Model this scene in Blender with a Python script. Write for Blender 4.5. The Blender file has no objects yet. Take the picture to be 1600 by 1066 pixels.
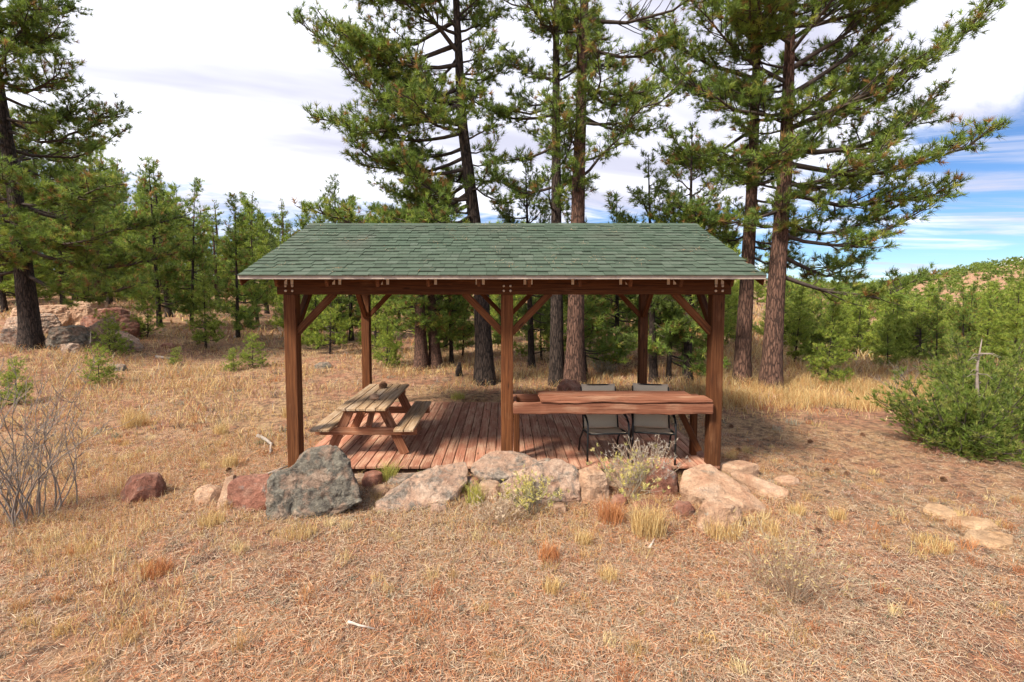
import bpy, bmesh, math, random
import numpy as np
from mathutils import Vector, Matrix, noise as mnoise

# ------------------------------------------------------------------ camera, sky, sun, exposure
scene = bpy.context.scene
COL = scene.collection
R = math.radians
CAM_Z = 2.65
cam_d = bpy.data.cameras.new('camera')
cam = bpy.data.objects.new('camera', cam_d); COL.objects.link(cam)
cam.location = (0, 0, CAM_Z); cam.rotation_euler = (R(86.5), 0, 0)
cam_d.sensor_width = 36; cam_d.lens = 760 / 1600 * 36
cam_d.shift_x = 10 / 1600; cam_d.shift_y = -43.5 / 1600
cam_d.clip_start = .05; cam_d.clip_end = 30000
scene.camera = cam

SUN_EL, SUN_AZ = 50.0, -130.0        # azimuth measured from +Y (view direction), clockwise; -90 = left
sd = Vector((math.sin(R(SUN_AZ)) * math.cos(R(SUN_EL)), math.cos(R(SUN_AZ)) * math.cos(R(SUN_EL)), math.sin(R(SUN_EL))))
sun_d = bpy.data.lights.new('sun', 'SUN'); sun = bpy.data.objects.new('sun', sun_d); COL.objects.link(sun)
sun_d.energy = 3.4; sun_d.angle = R(12); sun_d.color = (1, .90, .76)
sun.rotation_euler = sd.to_track_quat('Z', 'Y').to_euler()

world = bpy.data.worlds.new('World'); scene.world = world; world.use_nodes = True
wt = world.node_tree; wt.nodes.clear()
def WN(t, **k):
    n = wt.nodes.new(t)
    for a, b in k.items(): setattr(n, a, b)
    return n
def wmath(op, a, b=None, c=None, clamp=False):
    n = WN('ShaderNodeMath', operation=op, use_clamp=clamp)
    for i, v in enumerate((a, b, c)):
        if v is None: continue
        if isinstance(v, (int, float)): n.inputs[i].default_value = v
        else: wt.links.new(v, n.inputs[i])
    return n.outputs[0]
sky = WN('ShaderNodeTexSky', sky_type='NISHITA', sun_disc=False)
sky.sun_elevation = R(SUN_EL); sky.sun_rotation = R(SUN_AZ); sky.altitude = 2400; sky.air_density = 1.0; sky.dust_density = .4
tc = WN('ShaderNodeTexCoord'); sx = WN('ShaderNodeSeparateXYZ'); wt.links.new(tc.outputs['Generated'], sx.inputs[0])
X, Y, Z = sx.outputs
den = wmath('ADD', wmath('MAXIMUM', Z, 0.0), .16)
qx = wmath('DIVIDE', X, den); qy = wmath('DIVIDE', Y, den)
def wnoise(ax, ay, seed, scale, detail, rough, dist=0.0):
    cb = WN('ShaderNodeCombineXYZ')
    wt.links.new(wmath('ADD', wmath('MULTIPLY', qx, ax[0]), wmath('MULTIPLY', qy, ax[1])), cb.inputs[0])
    wt.links.new(wmath('ADD', wmath('MULTIPLY', qx, ay[0]), wmath('MULTIPLY', qy, ay[1])), cb.inputs[1])
    cb.inputs[2].default_value = seed
    n = WN('ShaderNodeTexNoise'); wt.links.new(cb.outputs[0], n.inputs['Vector'])
    n.inputs['Scale'].default_value = scale; n.inputs['Detail'].default_value = detail
    n.inputs['Roughness'].default_value = rough; n.inputs['Distortion'].default_value = dist
    return n.outputs['Fac']
big = wnoise((1, .5), (-.35, .9), 3.1, .55, 4, .5, .4)
wisp = wnoise((.45, .2), (-.9, 1.6), 7.7, 1.5, 9, .62, .6)
mr = WN('ShaderNodeMapRange', clamp=True, interpolation_type='SMOOTHSTEP'); wt.links.new(Z, mr.inputs[0])
for i, v in zip(range(1, 5), (.03, .36, -.19, .42)): mr.inputs[i].default_value = v
mx = WN('ShaderNodeMapRange', clamp=True, interpolation_type='SMOOTHSTEP'); wt.links.new(X, mx.inputs[0])
for i, v in zip(range(1, 5), (.42, .74, 0, -.31)): mx.inputs[i].default_value = v
cov = wmath('ADD', wmath('ADD', wmath('MULTIPLY', big, .42), wmath('MULTIPLY', wisp, .78)), wmath('ADD', mr.outputs[0], mx.outputs[0]))
mk = WN('ShaderNodeMapRange', clamp=True, interpolation_type='SMOOTHSTEP'); wt.links.new(cov, mk.inputs[0])
for i, v in zip(range(1, 5), (.42, .66, 0, 1)): mk.inputs[i].default_value = v
shade = wnoise((.5, .25), (-.6, 1.3), 12.3, .9, 5, .5, .3)
ms = WN('ShaderNodeMapRange', clamp=True, interpolation_type='SMOOTHSTEP'); wt.links.new(shade, ms.inputs[0])
for i, v in zip(range(1, 5), (.36, .60, 3.0, 5.3)): ms.inputs[i].default_value = v
cc = WN('ShaderNodeCombineXYZ')
wt.links.new(wmath('MULTIPLY', ms.outputs[0], .975), cc.inputs[0]); wt.links.new(wmath('MULTIPLY', ms.outputs[0], .985), cc.inputs[1]); wt.links.new(wmath('ADD', wmath('MULTIPLY', ms.outputs[0], .92), .85), cc.inputs[2])
mix = WN('ShaderNodeMix', data_type='RGBA'); cir = wnoise((.35, -.18), (.8, 1.9), 21.0, 1.25, 8, .6, .9)
mc = WN('ShaderNodeMapRange', clamp=True, interpolation_type='SMOOTHSTEP'); wt.links.new(cir, mc.inputs[0])
for i, v in zip(range(1, 5), (.46, .70, 0, .92)): mc.inputs[i].default_value = v
wt.links.new(wmath('MAXIMUM', mk.outputs[0], mc.outputs[0]), mix.inputs[0]); skd = WN('ShaderNodeMix', data_type='RGBA', blend_type='MULTIPLY'); skd.inputs[0].default_value = 1; skd.inputs[7].default_value = (.30, .41, .54, 1); wt.links.new(sky.outputs[0], skd.inputs[6]); wt.links.new(skd.outputs[2], mix.inputs[6]); wt.links.new(cc.outputs[0], mix.inputs[7])
bg = WN('ShaderNodeBackground'); bg.inputs[1].default_value = .1
wo = WN('ShaderNodeOutputWorld'); wt.links.new(mix.outputs[2], bg.inputs[0]); wt.links.new(bg.outputs[0], wo.inputs[0])

vs = scene.view_settings
vs.view_transform = 'Standard'; vs.look = 'None'; vs.exposure = 1.42; vs.gamma = 1.0
scene.cycles.use_denoising = True
world.cycles.sampling_method = 'MANUAL'; world.cycles.sample_map_resolution = 512
scene.cycles.max_bounces = 3; scene.cycles.diffuse_bounces = 2; scene.cycles.transmission_bounces = 2
scene.cycles.use_adaptive_sampling = True; scene.cycles.adaptive_threshold = .03; scene.cycles.caustics_reflective = False; scene.cycles.caustics_refractive = False

# ------------------------------------------------------------------ helpers
def tag(o, label=None, cat=None, group=None, kind=None):
    if label: o['label'] = label
    if cat: o['category'] = cat
    if group: o['group'] = group
    if kind: o['kind'] = kind
    return o
def empty(name, loc=(0, 0, 0), rz=0.0):
    o = bpy.data.objects.new(name, None); COL.objects.link(o); o.location = loc; o.rotation_euler = (0, 0, rz)
    o.empty_display_size = .1
    return o
def link(name, me, mat=None, parent=None, loc=(0, 0, 0), rot=None):
    if mat is not None and len(me.materials) == 0: me.materials.append(mat)
    o = bpy.data.objects.new(name, me); COL.objects.link(o)
    o.location = loc
    if rot is not None: o.rotation_euler = rot
    if parent is not None: o.parent = parent
    return o
def copy_tree(o, parent=None):
    c = o.copy(); COL.objects.link(c)
    if parent is not None: c.parent = parent
    for ch in list(o.children): copy_tree(ch, c)
    return c
def soup(name, V, nper, cols=None, smooth=False):
    """mesh of separate polygons, nper verts each; V (N*nper,3); cols (N*nper,3)"""
    V = np.ascontiguousarray(V, dtype=np.float32); n = len(V); f = n // nper
    me = bpy.data.meshes.new(name)
    me.vertices.add(n); me.vertices.foreach_set('co', V.ravel())
    me.loops.add(n); me.loops.foreach_set('vertex_index', np.arange(n, dtype=np.int32))
    me.polygons.add(f); me.polygons.foreach_set('loop_start', np.arange(0, n, nper, dtype=np.int32))
    try: me.polygons.foreach_set('loop_total', np.full(f, nper, dtype=np.int32))
    except Exception: pass
    if cols is not None:
        a = me.color_attributes.new('col', 'FLOAT_COLOR', 'POINT')
        c4 = np.ones((n, 4), dtype=np.float32); c4[:, :3] = cols
        a.data.foreach_set('color', c4.ravel())
    me.update(calc_edges=True)
    return me
def pymesh(name, V, F, smooth=True):
    me = bpy.data.meshes.new(name); me.from_pydata([tuple(v) for v in V], [], F); me.update()
    if smooth: me.polygons.foreach_set('use_smooth', [True] * len(me.polygons))
    return me
class Tubes:
    def __init__(s): s.V = []; s.F = []
    def add(s, pts, rad, n=6, cap=True):
        pts = [Vector(p) for p in pts]; k = len(pts); b = len(s.V)
        t0 = (pts[1] - pts[0]).normalized(); up = Vector((0, 0, 1)) if abs(t0.z) < .9 else Vector((1, 0, 0))
        side = t0.cross(up).normalized()
        for i, p in enumerate(pts):
            t = (pts[min(i + 1, k - 1)] - pts[max(i - 1, 0)]).normalized()
            side = (side - t * side.dot(t)).normalized(); bi = t.cross(side)
            r = rad[i] if hasattr(rad, '__len__') else rad
            for j in range(n):
                a = 2 * math.pi * j / n
                s.V.append(p + (side * math.cos(a) + bi * math.sin(a)) * r)
        for i in range(k - 1):
            for j in range(n):
                j2 = (j + 1) % n
                s.F.append((b + i * n + j, b + i * n + j2, b + (i + 1) * n + j2, b + (i + 1) * n + j))
        if cap:
            s.F.append(tuple(b + j for j in range(n))[::-1]); s.F.append(tuple(b + (k - 1) * n + j for j in range(n)))
    def mesh(s, name): return pymesh(name, s.V, s.F)

# ------------------------------------------------------------------ materials
def new_mat(name):
    m = bpy.data.materials.new(name); m.use_nodes = True
    nt = m.node_tree; nt.nodes.clear()
    out = nt.nodes.new('ShaderNodeOutputMaterial')
    b = nt.nodes.new('ShaderNodeBsdfPrincipled'); nt.links.new(b.outputs[0], out.inputs[0])
    b.inputs['Roughness'].default_value = .85; b.inputs['Specular IOR Level'].default_value = .25
    return m, nt, b
def N(nt, t, **k):
    n = nt.nodes.new(t)
    for a, b in k.items(): setattr(n, a, b)
    return n
def L(nt, a, b): nt.links.new(a, b)
def coord(nt, scale=(1, 1, 1), kind='Object', rnd=False):
    tcn = N(nt, 'ShaderNodeTexCoord'); mp = N(nt, 'ShaderNodeMapping'); mp.inputs['Scale'].default_value = scale
    L(nt, tcn.outputs[kind], mp.inputs['Vector'])
    if rnd:
        oi = N(nt, 'ShaderNodeObjectInfo'); mu = N(nt, 'ShaderNodeMath', operation='MULTIPLY'); mu.inputs[1].default_value = 37.0
        L(nt, oi.outputs['Random'], mu.inputs[0]); cb = N(nt, 'ShaderNodeCombineXYZ')
        for i in range(3): L(nt, mu.outputs[0], cb.inputs[i])
        L(nt, cb.outputs[0], mp.inputs['Location'])
    return mp.outputs[0]
def nz(nt, vec, scale, detail=5, rough=.55, dist=0):
    n = N(nt, 'ShaderNodeTexNoise'); n.inputs['Scale'].default_value = scale; n.inputs['Detail'].default_value = detail
    n.inputs['Roughness'].default_value = rough; n.inputs['Distortion'].default_value = dist
    L(nt, vec, n.inputs['Vector']); return n.outputs['Fac']
def ramp(nt, fac, stops):
    r = N(nt, 'ShaderNodeValToRGB'); el = r.color_ramp.elements
    while len(el) < len(stops): el.new(.5)
    for e, (p, c) in zip(el, stops): e.position = p; e.color = (c if len(c) == 4 else (*c, 1))
    L(nt, fac, r.inputs[0]); return r.outputs[0]
def mixc(nt, fac, a, b, mode='MIX'):
    m = N(nt, 'ShaderNodeMix', data_type='RGBA', blend_type=mode)
    for sck, v in ((m.inputs[0], fac), (m.inputs[6], a), (m.inputs[7], b)):
        if isinstance(v, (int, float)): sck.default_value = v
        elif isinstance(v, tuple): sck.default_value = (*v, 1) if len(v) == 3 else v
        else: L(nt, v, sck)
    return m.outputs[2]
def bump(nt, b, h, strength=.4, dist=.02):
    n = N(nt, 'ShaderNodeBump'); n.inputs['Strength'].default_value = strength; n.inputs['Distance'].default_value = dist
    L(nt, h, n.inputs['Height']); L(nt, n.outputs[0], b.inputs['Normal'])
G3 = lambda v: (v, v, v)

def wood_mat(name, c_dark, c_mid, c_light, wear=None, wear_amt=(.55, .75), rough=.8, grain=(1.2, 28, 28)):
    m, nt, b = new_mat(name)
    v = coord(nt, grain, rnd=True)
    g = nz(nt, v, 1.6, 6, .6, .6)
    base = ramp(nt, g, [(.3, c_dark), (.5, c_mid), (.72, c_light)])
    v2 = coord(nt, (1, 2.5, 2.5), rnd=True)
    blot = nz(nt, v2, 2.2, 4)
    oi = N(nt, 'ShaderNodeObjectInfo')
    tone = ramp(nt, oi.outputs['Random'], [(0, G3(.72)), (1, G3(1.22))])
    c = mixc(nt, 1.0, base, tone, 'MULTIPLY')
    if wear:
        w = ramp(nt, blot, [(wear_amt[0], G3(0)), (wear_amt[1], G3(1))])
        w2 = ramp(nt, g, [(.35, G3(.1)), (.6, G3(1))])
        c = mixc(nt, mixc(nt, 1.0, w, w2, 'MULTIPLY'), c, wear)
    # dark checks and knots
    vk = coord(nt, (.8, 70, 70), rnd=True)
    ck = ramp(nt, nz(nt, vk, 1.0, 2), [(.28, G3(.25)), (.36, G3(1))])
    c = mixc(nt, .95, c, ck, 'MULTIPLY')
    kn = N(nt, 'ShaderNodeTexVoronoi'); kn.inputs['Scale'].default_value = 1.0; L(nt, coord(nt, (2.2, 9, 9), rnd=True), kn.inputs['Vector'])
    c = mixc(nt, ramp(nt, kn.outputs['Distance'], [(.07, G3(.8)), (.16, G3(0))]), c, tuple(.35 * q for q in c_dark))
    L(nt, c, b.inputs['Base Color']); b.inputs['Roughness'].default_value = rough
    bump(nt, b, g, .35, .01)
    return m
M = {}
M['post'] = wood_mat('stained_post_wood', (.050, .016, .005), (.105, .036, .011), (.17, .066, .022), (.22, .11, .055), (.6, .9))
M['deckwood'] = wood_mat('worn_red_deck_wood', (.19, .072, .042), (.31, .130, .080), (.40, .200, .130), (.46, .31, .21), (.42, .70))
M['tabletop'] = wood_mat('weathered_grey_table_wood', (.14, .08, .042), (.33, .215, .12), (.47, .33, .195), (.38, .31, .235), (.45, .7))
M['tableleg'] = wood_mat('brown_table_leg_wood', (.12, .045, .02), (.25, .10, .05), (.37, .18, .1), (.38, .25, .16), (.55, .8))
M['counter'] = wood_mat('red_painted_counter_wood', (.13, .048, .026), (.23, .090, .050), (.30, .142, .084), (.38, .24, .155), (.5, .8))
M['greywood'] = wood_mat('grey_dead_wood', (.16, .13, .11), (.34, .29, .25), (.5, .45, .4))

def plain(name, c, rough=.6, metal=0.0, var=.15, scale=20):
    m, nt, b = new_mat(name)
    n = nz(nt, coord(nt), scale, 4)
    L(nt, mixc(nt, 1.0, c, ramp(nt, n, [(.3, G3(1 - var)), (.7, G3(1 + var))]), 'MULTIPLY'), b.inputs['Base Color'])
    b.inputs['Roughness'].default_value = rough; b.inputs['Metallic'].default_value = metal
    return m
M['fascia'] = plain('pale_drip_edge_paint', (.36, .30, .25), .6)
M['bracket'] = plain('galvanised_bracket', (.62, .54, .44), .5, .2)
M['frame'] = plain('black_chair_metal', (.012, .013, .014), .4)
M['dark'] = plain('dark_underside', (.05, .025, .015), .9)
# woven sling
m, nt, b = new_mat('beige_sling_mesh'); M['sling'] = m
wv = N(nt, 'ShaderNodeTexChecker'); wv.inputs['Scale'].default_value = 160; L(nt, coord(nt), wv.inputs[0])
L(nt, mixc(nt, wv.outputs['Fac'], (.60, .48, .34), (.47, .38, .27)), b.inputs['Base Color'])
# shingles
def shingle_mat(name, island):
    m, nt, b = new_mat(name)
    if island: rnd = N(nt, 'ShaderNodeNewGeometry').outputs['Random Per Island']
    else: rnd = N(nt, 'ShaderNodeObjectInfo').outputs['Random']
    base = ramp(nt, rnd, [(0, (.040, .059, .041)), (.3, (.049, .074, .051)), (.8, (.059, .085, .060)), (1, (.074, .097, .073))])
    v = coord(nt, kind='Object')
    g = nz(nt, v, 260, 2, .7)
    c = mixc(nt, 1.0, base, ramp(nt, g, [(.3, G3(.62)), (.7, G3(1.35))]), 'MULTIPLY')
    st = nz(nt, coord(nt), 1.3, 4)
    c = mixc(nt, ramp(nt, st, [(.45, G3(0)), (.72, G3(.55))]), c, (.075, .078, .062))
    L(nt, c, b.inputs['Base Color']); b.inputs['Roughness'].default_value = .95
    bump(nt, b, g, .5, .004)
    return m
M['shingle'] = shingle_mat('green_asphalt_shingle', False)
M['shingle_far'] = shingle_mat('green_asphalt_shingle_field', True)
# bark
def bark_mat(name, crack, plate, plate2):
    m, nt, b = new_mat(name)
    v = coord(nt, (15, 15, 3.0))
    vo = N(nt, 'ShaderNodeTexVoronoi', feature='DISTANCE_TO_EDGE'); vo.inputs['Scale'].default_value = 1.2
    wob = N(nt, 'ShaderNodeVectorMath', operation='ADD')
    ncol = N(nt, 'ShaderNodeTexNoise'); ncol.inputs['Scale'].default_value = 1.1; ncol.inputs['Detail'].default_value = 6; ncol.inputs['Roughness'].default_value = .7; L(nt, v, ncol.inputs['Vector'])
    L(nt, v, wob.inputs[0]); L(nt, ncol.outputs['Color'], wob.inputs[1]); L(nt, wob.outputs[0], vo.inputs['Vector'])
    n2 = nz(nt, v, 2.5, 7, .65)
    pc = ramp(nt, n2, [(.30, crack), (.45, plate), (.70, plate2)])
    e = ramp(nt, vo.outputs['Distance'], [(.0, G3(0)), (.13, G3(.85)), (.4, G3(1))])
    c = mixc(nt, e, crack, pc)
    L(nt, c, b.inputs['Base Color']); b.inputs['Roughness'].default_value = .95
    ad = N(nt, 'ShaderNodeMath', operation='ADD'); L(nt, e, ad.inputs[0]); L(nt, n2, ad.inputs[1])
    bump(nt, b, ad.outputs[0], .9, .03)
    return m
M['bark_red'] = bark_mat('reddish_plated_bark', (.050, .030, .024), (.13, .070, .050), (.22, .125, .09))
M['bark_dark'] = bark_mat('dark_furrowed_bark', (.016, .012, .011), (.052, .037, .030), (.105, .075, .06))
M['twig'] = plain('grey_brown_twig', (.060, .046, .038), .9, 0, .3, 8)
M['bare_twig'] = plain('bare_grey_shrub_bark', (.21, .175, .15), .9, 0, .35, 10)
# colour attribute foliage
def attr_mat(name, transl=.3, rough=.7):
    m, nt, b = new_mat(name)
    out = [n for n in nt.nodes if n.type == 'OUTPUT_MATERIAL'][0]
    at = N(nt, 'ShaderNodeAttribute'); at.attribute_name = 'col'
    L(nt, at.outputs['Color'], b.inputs['Base Color']); b.inputs['Roughness'].default_value = rough
    if transl:
        tr = N(nt, 'ShaderNodeBsdfTranslucent'); mx_ = N(nt, 'ShaderNodeMixShader'); mx_.inputs[0].default_value = transl
        L(nt, at.outputs['Color'], tr.inputs[0]); L(nt, b.outputs[0], mx_.inputs[1]); L(nt, tr.outputs[0], mx_.inputs[2]); L(nt, mx_.outputs[0], out.inputs[0])
    return m
M['needles'] = attr_mat('pine_needles', .42, .55)
M['grass'] = attr_mat('dry_grass_blades', .3, .8)
# rocks
def rock_mat(name, a, b_, c_, lichen=None, lich_lo=.55, lich2=None):
    m, nt, b = new_mat(name)
    v = coord(nt, rnd=True)
    n1 = nz(nt, v, 3.4, 9, .7, .5); n2 = nz(nt, v, 14, 6, .65); n3 = nz(nt, v, 60, 4, .7)
    c = ramp(nt, n1, [(.3, a), (.5, b_), (.7, c_)])
    # strata
    vz = coord(nt, (1.5, 1.5, 14), rnd=True)
    c = mixc(nt, .5, c, ramp(nt, nz(nt, vz, 1.0, 4), [(.35, G3(.62)), (.6, G3(1.15))]), 'MULTIPLY')
    if lichen:
        vo = N(nt, 'ShaderNodeTexVoronoi'); vo.inputs['Scale'].default_value = 9; vo.inputs['Randomness'].default_value = 1
        wob = mixc(nt, .12, v, N(nt, 'ShaderNodeTexNoise').outputs['Color']); L(nt, v, vo.inputs['Vector'])
        k = nz(nt, v, 5.5, 7, .7, .5)
        c = mixc(nt, ramp(nt, k, [(lich_lo - .06, G3(0)), (lich_lo + .05, G3(.92))]), c, mixc(nt, ramp(nt, n2, [(.35, G3(0)), (.65, G3(1))]), lichen, lich2 or lichen))
        sp = ramp(nt, nz(nt, v, 11, 3, .5), [(.70, G3(0)), (.74, G3(.7))])
        c = mixc(nt, sp, c, (.40, .39, .33))
    c = mixc(nt, 1.0, c, ramp(nt, n3, [(.3, G3(.78)), (.7, G3(1.18))]), 'MULTIPLY')
    c = mixc(nt, 1.0, c, ramp(nt, n2, [(.3, G3(.7)), (.65, G3(1.2))]), 'MULTIPLY')
    L(nt, c, b.inputs['Base Color']); b.inputs['Roughness'].default_value = .92
    ad = N(nt, 'ShaderNodeMath', operation='ADD'); L(nt, n2, ad.inputs[0]); L(nt, n3, ad.inputs[1])
    bump(nt, b, ad.outputs[0], 1.0, .035)
    return m
M['rock_lichen'] = rock_mat('lichen_covered_rock', (.20, .125, .09), (.27, .19, .14), (.36, .28, .21), (.075, .07, .062), .47, (.19, .18, .145))
M['rock_tan'] = rock_mat('tan_sandstone', (.33, .17, .10), (.47, .30, .195), (.56, .41, .30), (.16, .15, .12), .68, (.28, .26, .2))
M['flagstone'] = rock_mat('pale_flagstone', (.42, .25, .13), (.52, .34, .2), (.58, .42, .27))
M['rock_red'] = rock_mat('red_sandstone', (.17, .062, .040), (.30, .135, .092), (.42, .26, .19), (.2, .17, .15), .62)
M['rock_grey'] = rock_mat('grey_tan_sandstone', (.30, .17, .115), (.42, .28, .20), (.52, .40, .31), (.11, .095, .08), .54, (.28, .24, .2))

# ------------------------------------------------------------------ terrain
def sst(a, b, x):
    t = np.clip((x - a) / (b - a), 0, 1); return t * t * (3 - 2 * t)
def ground_z(x, y):
    x = np.asarray(x, dtype=float); y = np.asarray(y, dtype=float)
    u = x / np.maximum(y, 10.0); t = np.maximum(0.0, y - 12.5)
    l = sst(-.35, -.95, u); r = sst(.45, .8, u)
    mid = .034 * np.minimum(t, 80) + .012 * np.maximum(0, np.minimum(t, 900) - 80)
    lef = .07 * np.minimum(t, 60) + .02 * np.maximum(0, np.minimum(t, 900) - 60)
    rig = -4.2 * sst(0, 32, t) + 13 * sst(.62, 1.15, u) * sst(45, 190, t) + 3 * sst(40, 160, t)
    z = mid + (lef - mid) * l; z = z + (rig - z) * r
    z = z + .5 * sst(-8.5, -15, x) * sst(8, 14, y)
    z = z + .03 * np.sin(x * .9 + 1) * np.cos(y * .8) + .015 * np.sin(2.3 * x + y * 1.7)
    return z
def gz(x, y): return float(ground_z(x, y))

gx = 1.6 * np.sinh(np.linspace(-8.6, 8.6, 300)); gy = 6.5 + 1.6 * np.sinh(np.linspace(-6.2, 8.6, 260))
GX, GY = np.meshgrid(gx, gy); GZ = ground_z(GX, GY)
rs = np.random.RandomState(1)
near = (np.abs(GX) < 12) & (GY < 16)
GZ = GZ + near * (rs.rand(*GZ.shape) - .5) * .025
inside = (np.abs(GX) < 2.95) & (GY > 6.6) & (GY < 10.2); GZ[inside] = -.06
V = np.stack([GX, GY, GZ], -1).reshape(-1, 3); nx, ny = len(gx), len(gy)
idx = np.arange(nx * ny).reshape(ny, nx)
F = np.stack([idx[:-1, :-1], idx[:-1, 1:], idx[1:, 1:], idx[1:, :-1]], -1).reshape(-1, 4)
me = bpy.data.meshes.new('ground')
me.vertices.add(len(V)); me.vertices.foreach_set('co', V.ravel().astype(np.float32))
me.loops.add(F.size); me.loops.foreach_set('vertex_index', F.ravel().astype(np.int32))
me.polygons.add(len(F)); me.polygons.foreach_set('loop_start', np.arange(0, F.size, 4, dtype=np.int32)); me.update(calc_edges=True)
me.polygons.foreach_set('use_smooth', [True] * len(F))
m, nt, b = new_mat('dry_meadow_soil'); M['ground'] = m
v = coord(nt)
n1 = nz(nt, v, .35, 6, .6, .3); n2 = nz(nt, v, 2.3, 8, .65); n3 = nz(nt, v, 26, 6, .7); n4 = nz(nt, v, 110, 3, .7)
soil = ramp(nt, n2, [(.3, (.26, .108, .062)), (.5, (.37, .178, .108)), (.7, (.45, .26, .17))])
straw = ramp(nt, n3, [(.3, (.24, .145, .075)), (.5, (.42, .28, .15)), (.72, (.56, .42, .24))])
gm = N(nt, 'ShaderNodeMath', operation='ADD'); L(nt, n1, gm.inputs[0]); L(nt, n2, gm.inputs[1])
c = mixc(nt, ramp(nt, gm.outputs[0], [(.36, G3(.12)), (.58, G3(.85))]), soil, straw)
# gm sums to ~1: ramp halves through a second multiply
hm = N(nt, 'ShaderNodeMath', operation='MULTIPLY'); hm.inputs[1].default_value = .5; L(nt, gm.outputs[0], hm.inputs[0])
c = mixc(nt, ramp(nt, hm.outputs[0], [(.43, G3(.1)), (.56, G3(.85))]), soil, straw)
spk = ramp(nt, n4, [(.34, G3(.45)), (.6, G3(1.15))])
c = mixc(nt, 1.0, c, spk, 'MULTIPLY')
dk = ramp(nt, nz(nt, v, 7, 5, .7), [(.46, G3(0)), (.62, G3(.85))])
c = mixc(nt, dk, c, (.085, .050, .036))
L(nt, c, b.inputs['Base Color']); b.inputs['Roughness'].default_value = 1.0
ad = N(nt, 'ShaderNodeMath', operation='ADD'); L(nt, n3, ad.inputs[0]); L(nt, n4, ad.inputs[1])
bump(nt, b, ad.outputs[0], .9, .03)
tag(link('ground', me, M['ground']), 'dry meadow ground of reddish soil and straw rising into the forest', kind='structure')

# distant snowy mountain
rs = np.random.RandomState(5)
mv = []; mf = []
K = 90; rows = 14
for j in range(rows):
    for i in range(K):
        a = i / (K - 1); X0 = 6600 + a * 6500
        pk = 560 * math.exp(-((a - .62) / .20) ** 2) + 360 * math.exp(-((a - .33) / .14) ** 2) + 330 * math.exp(-((a - .9) / .12) ** 2) + 150
        h = pk * .8 * (1 - abs(j / (rows - 1) * 2 - 1)) ** 1.1
        h *= 1 + .35 * mnoise.fractal(Vector((a * 14, j * .5, 3)), 1, 2, 5)
        mv.append((X0, 8200 + (j - rows / 2) * 190, h - 30))
for j in range(rows - 1):
    for i in range(K - 1): mf.append((j * K + i, j * K + i + 1, (j + 1) * K + i + 1, (j + 1) * K + i))
m, nt, b = new_mat('snow_and_rock'); M['mountain'] = m
sxyz = N(nt, 'ShaderNodeSeparateXYZ'); L(nt, coord(nt), sxyz.inputs[0])
mrn = N(nt, 'ShaderNodeMapRange'); L(nt, sxyz.outputs[2], mrn.inputs[0]); mrn.inputs[1].default_value = 60; mrn.inputs[2].default_value = 420
sn = nz(nt, coord(nt, (.004, .004, .01)), 1.0, 8, .7)
ad = N(nt, 'ShaderNodeMath', operation='ADD'); L(nt, sn, ad.inputs[0]); L(nt, mrn.outputs[0], ad.inputs[1])
L(nt, ramp(nt, ad.outputs[0], [(.55, (.22, .27, .36)), (.8, (.78, .8, .84))]), b.inputs['Base Color'])
tag(link('mountain', pymesh('mountain', mv, mf), M['mountain']), 'far snow-capped mountain ridge on the horizon', kind='structure')

# ------------------------------------------------------------------ timber helper
_box = {}
def box_mesh(lx, ly, lz, bev=.006, seed=0):
    key = (round(lx, 3), round(ly, 3), round(lz, 3), bev, seed)
    if key in _box: return _box[key]
    bm = bmesh.new(); bmesh.ops.create_cube(bm, size=1.0)
    for v_ in bm.verts: v_.co = Vector((v_.co.x * lx, v_.co.y * ly, v_.co.z * lz))
    if bev: bmesh.ops.bevel(bm, geom=bm.edges[:], offset=bev, segments=1, affect='EDGES')
    me_ = bpy.data.meshes.new('timber'); bm.to_mesh(me_); bm.free(); _box[key] = me_
    return me_
_matbox = {}
def timber(name, p0, p1, w, h, mat, parent, bev=.006, up='Z'):
    """box running from p0 to p1 (length along local X); coordinates are the parent's"""
    p0 = Vector(p0); p1 = Vector(p1); d = p1 - p0
    src = box_mesh(d.length, w, h, bev); key = (src.name, mat.name)
    if key not in _matbox:
        c_ = src.copy(); c_.materials.append(mat); _matbox[key] = c_
    o = bpy.data.objects.new(name, _matbox[key]); COL.objects.link(o)
    if abs(d.normalized().z) > .999: q = Matrix(((0, 0, -1), (0, 1, 0), (1, 0, 0))).to_quaternion()
    else:
        x_ = d.normalized(); z_ = Vector((0, 0, 1)); y_ = z_.cross(x_).normalized(); z_ = x_.cross(y_)
        q = Matrix((x_, y_, z_)).transposed().to_quaternion()
    o.rotation_mode = 'QUATERNION'; o.rotation_quaternion = q; o.location = (p0 + p1) / 2; o.parent = parent
    return o

def under(o, part):
    o.parent = part; o.matrix_parent_inverse = part.matrix_basis.inverted(); return o
# ------------------------------------------------------------------ deck
DZ = .15
deck = tag(empty('deck', (0, 8.35, 0)), 'worn red-brown plank deck under the open shelter', 'deck')
nb = 40; bw = 5.9 / nb
for i in range(nb):
    x = -2.95 + bw * (i + .5)
    rr = random.Random(i)
    o = timber('plank', (x, -1.82 - rr.uniform(-.01, .015), DZ - .02 + rr.uniform(-.002, .002)), (x, 1.80, DZ - .02), bw - .011, .038, M['deckwood'], deck, .004)
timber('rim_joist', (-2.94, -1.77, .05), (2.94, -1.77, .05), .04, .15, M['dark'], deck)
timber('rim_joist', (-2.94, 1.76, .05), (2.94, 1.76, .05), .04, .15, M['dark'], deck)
for y in (-1.2, -.6, 0, .6, 1.2): timber('joist', (-2.94, y, .05), (2.94, y, .05), .04, .14, M['dark'], deck)

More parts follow.
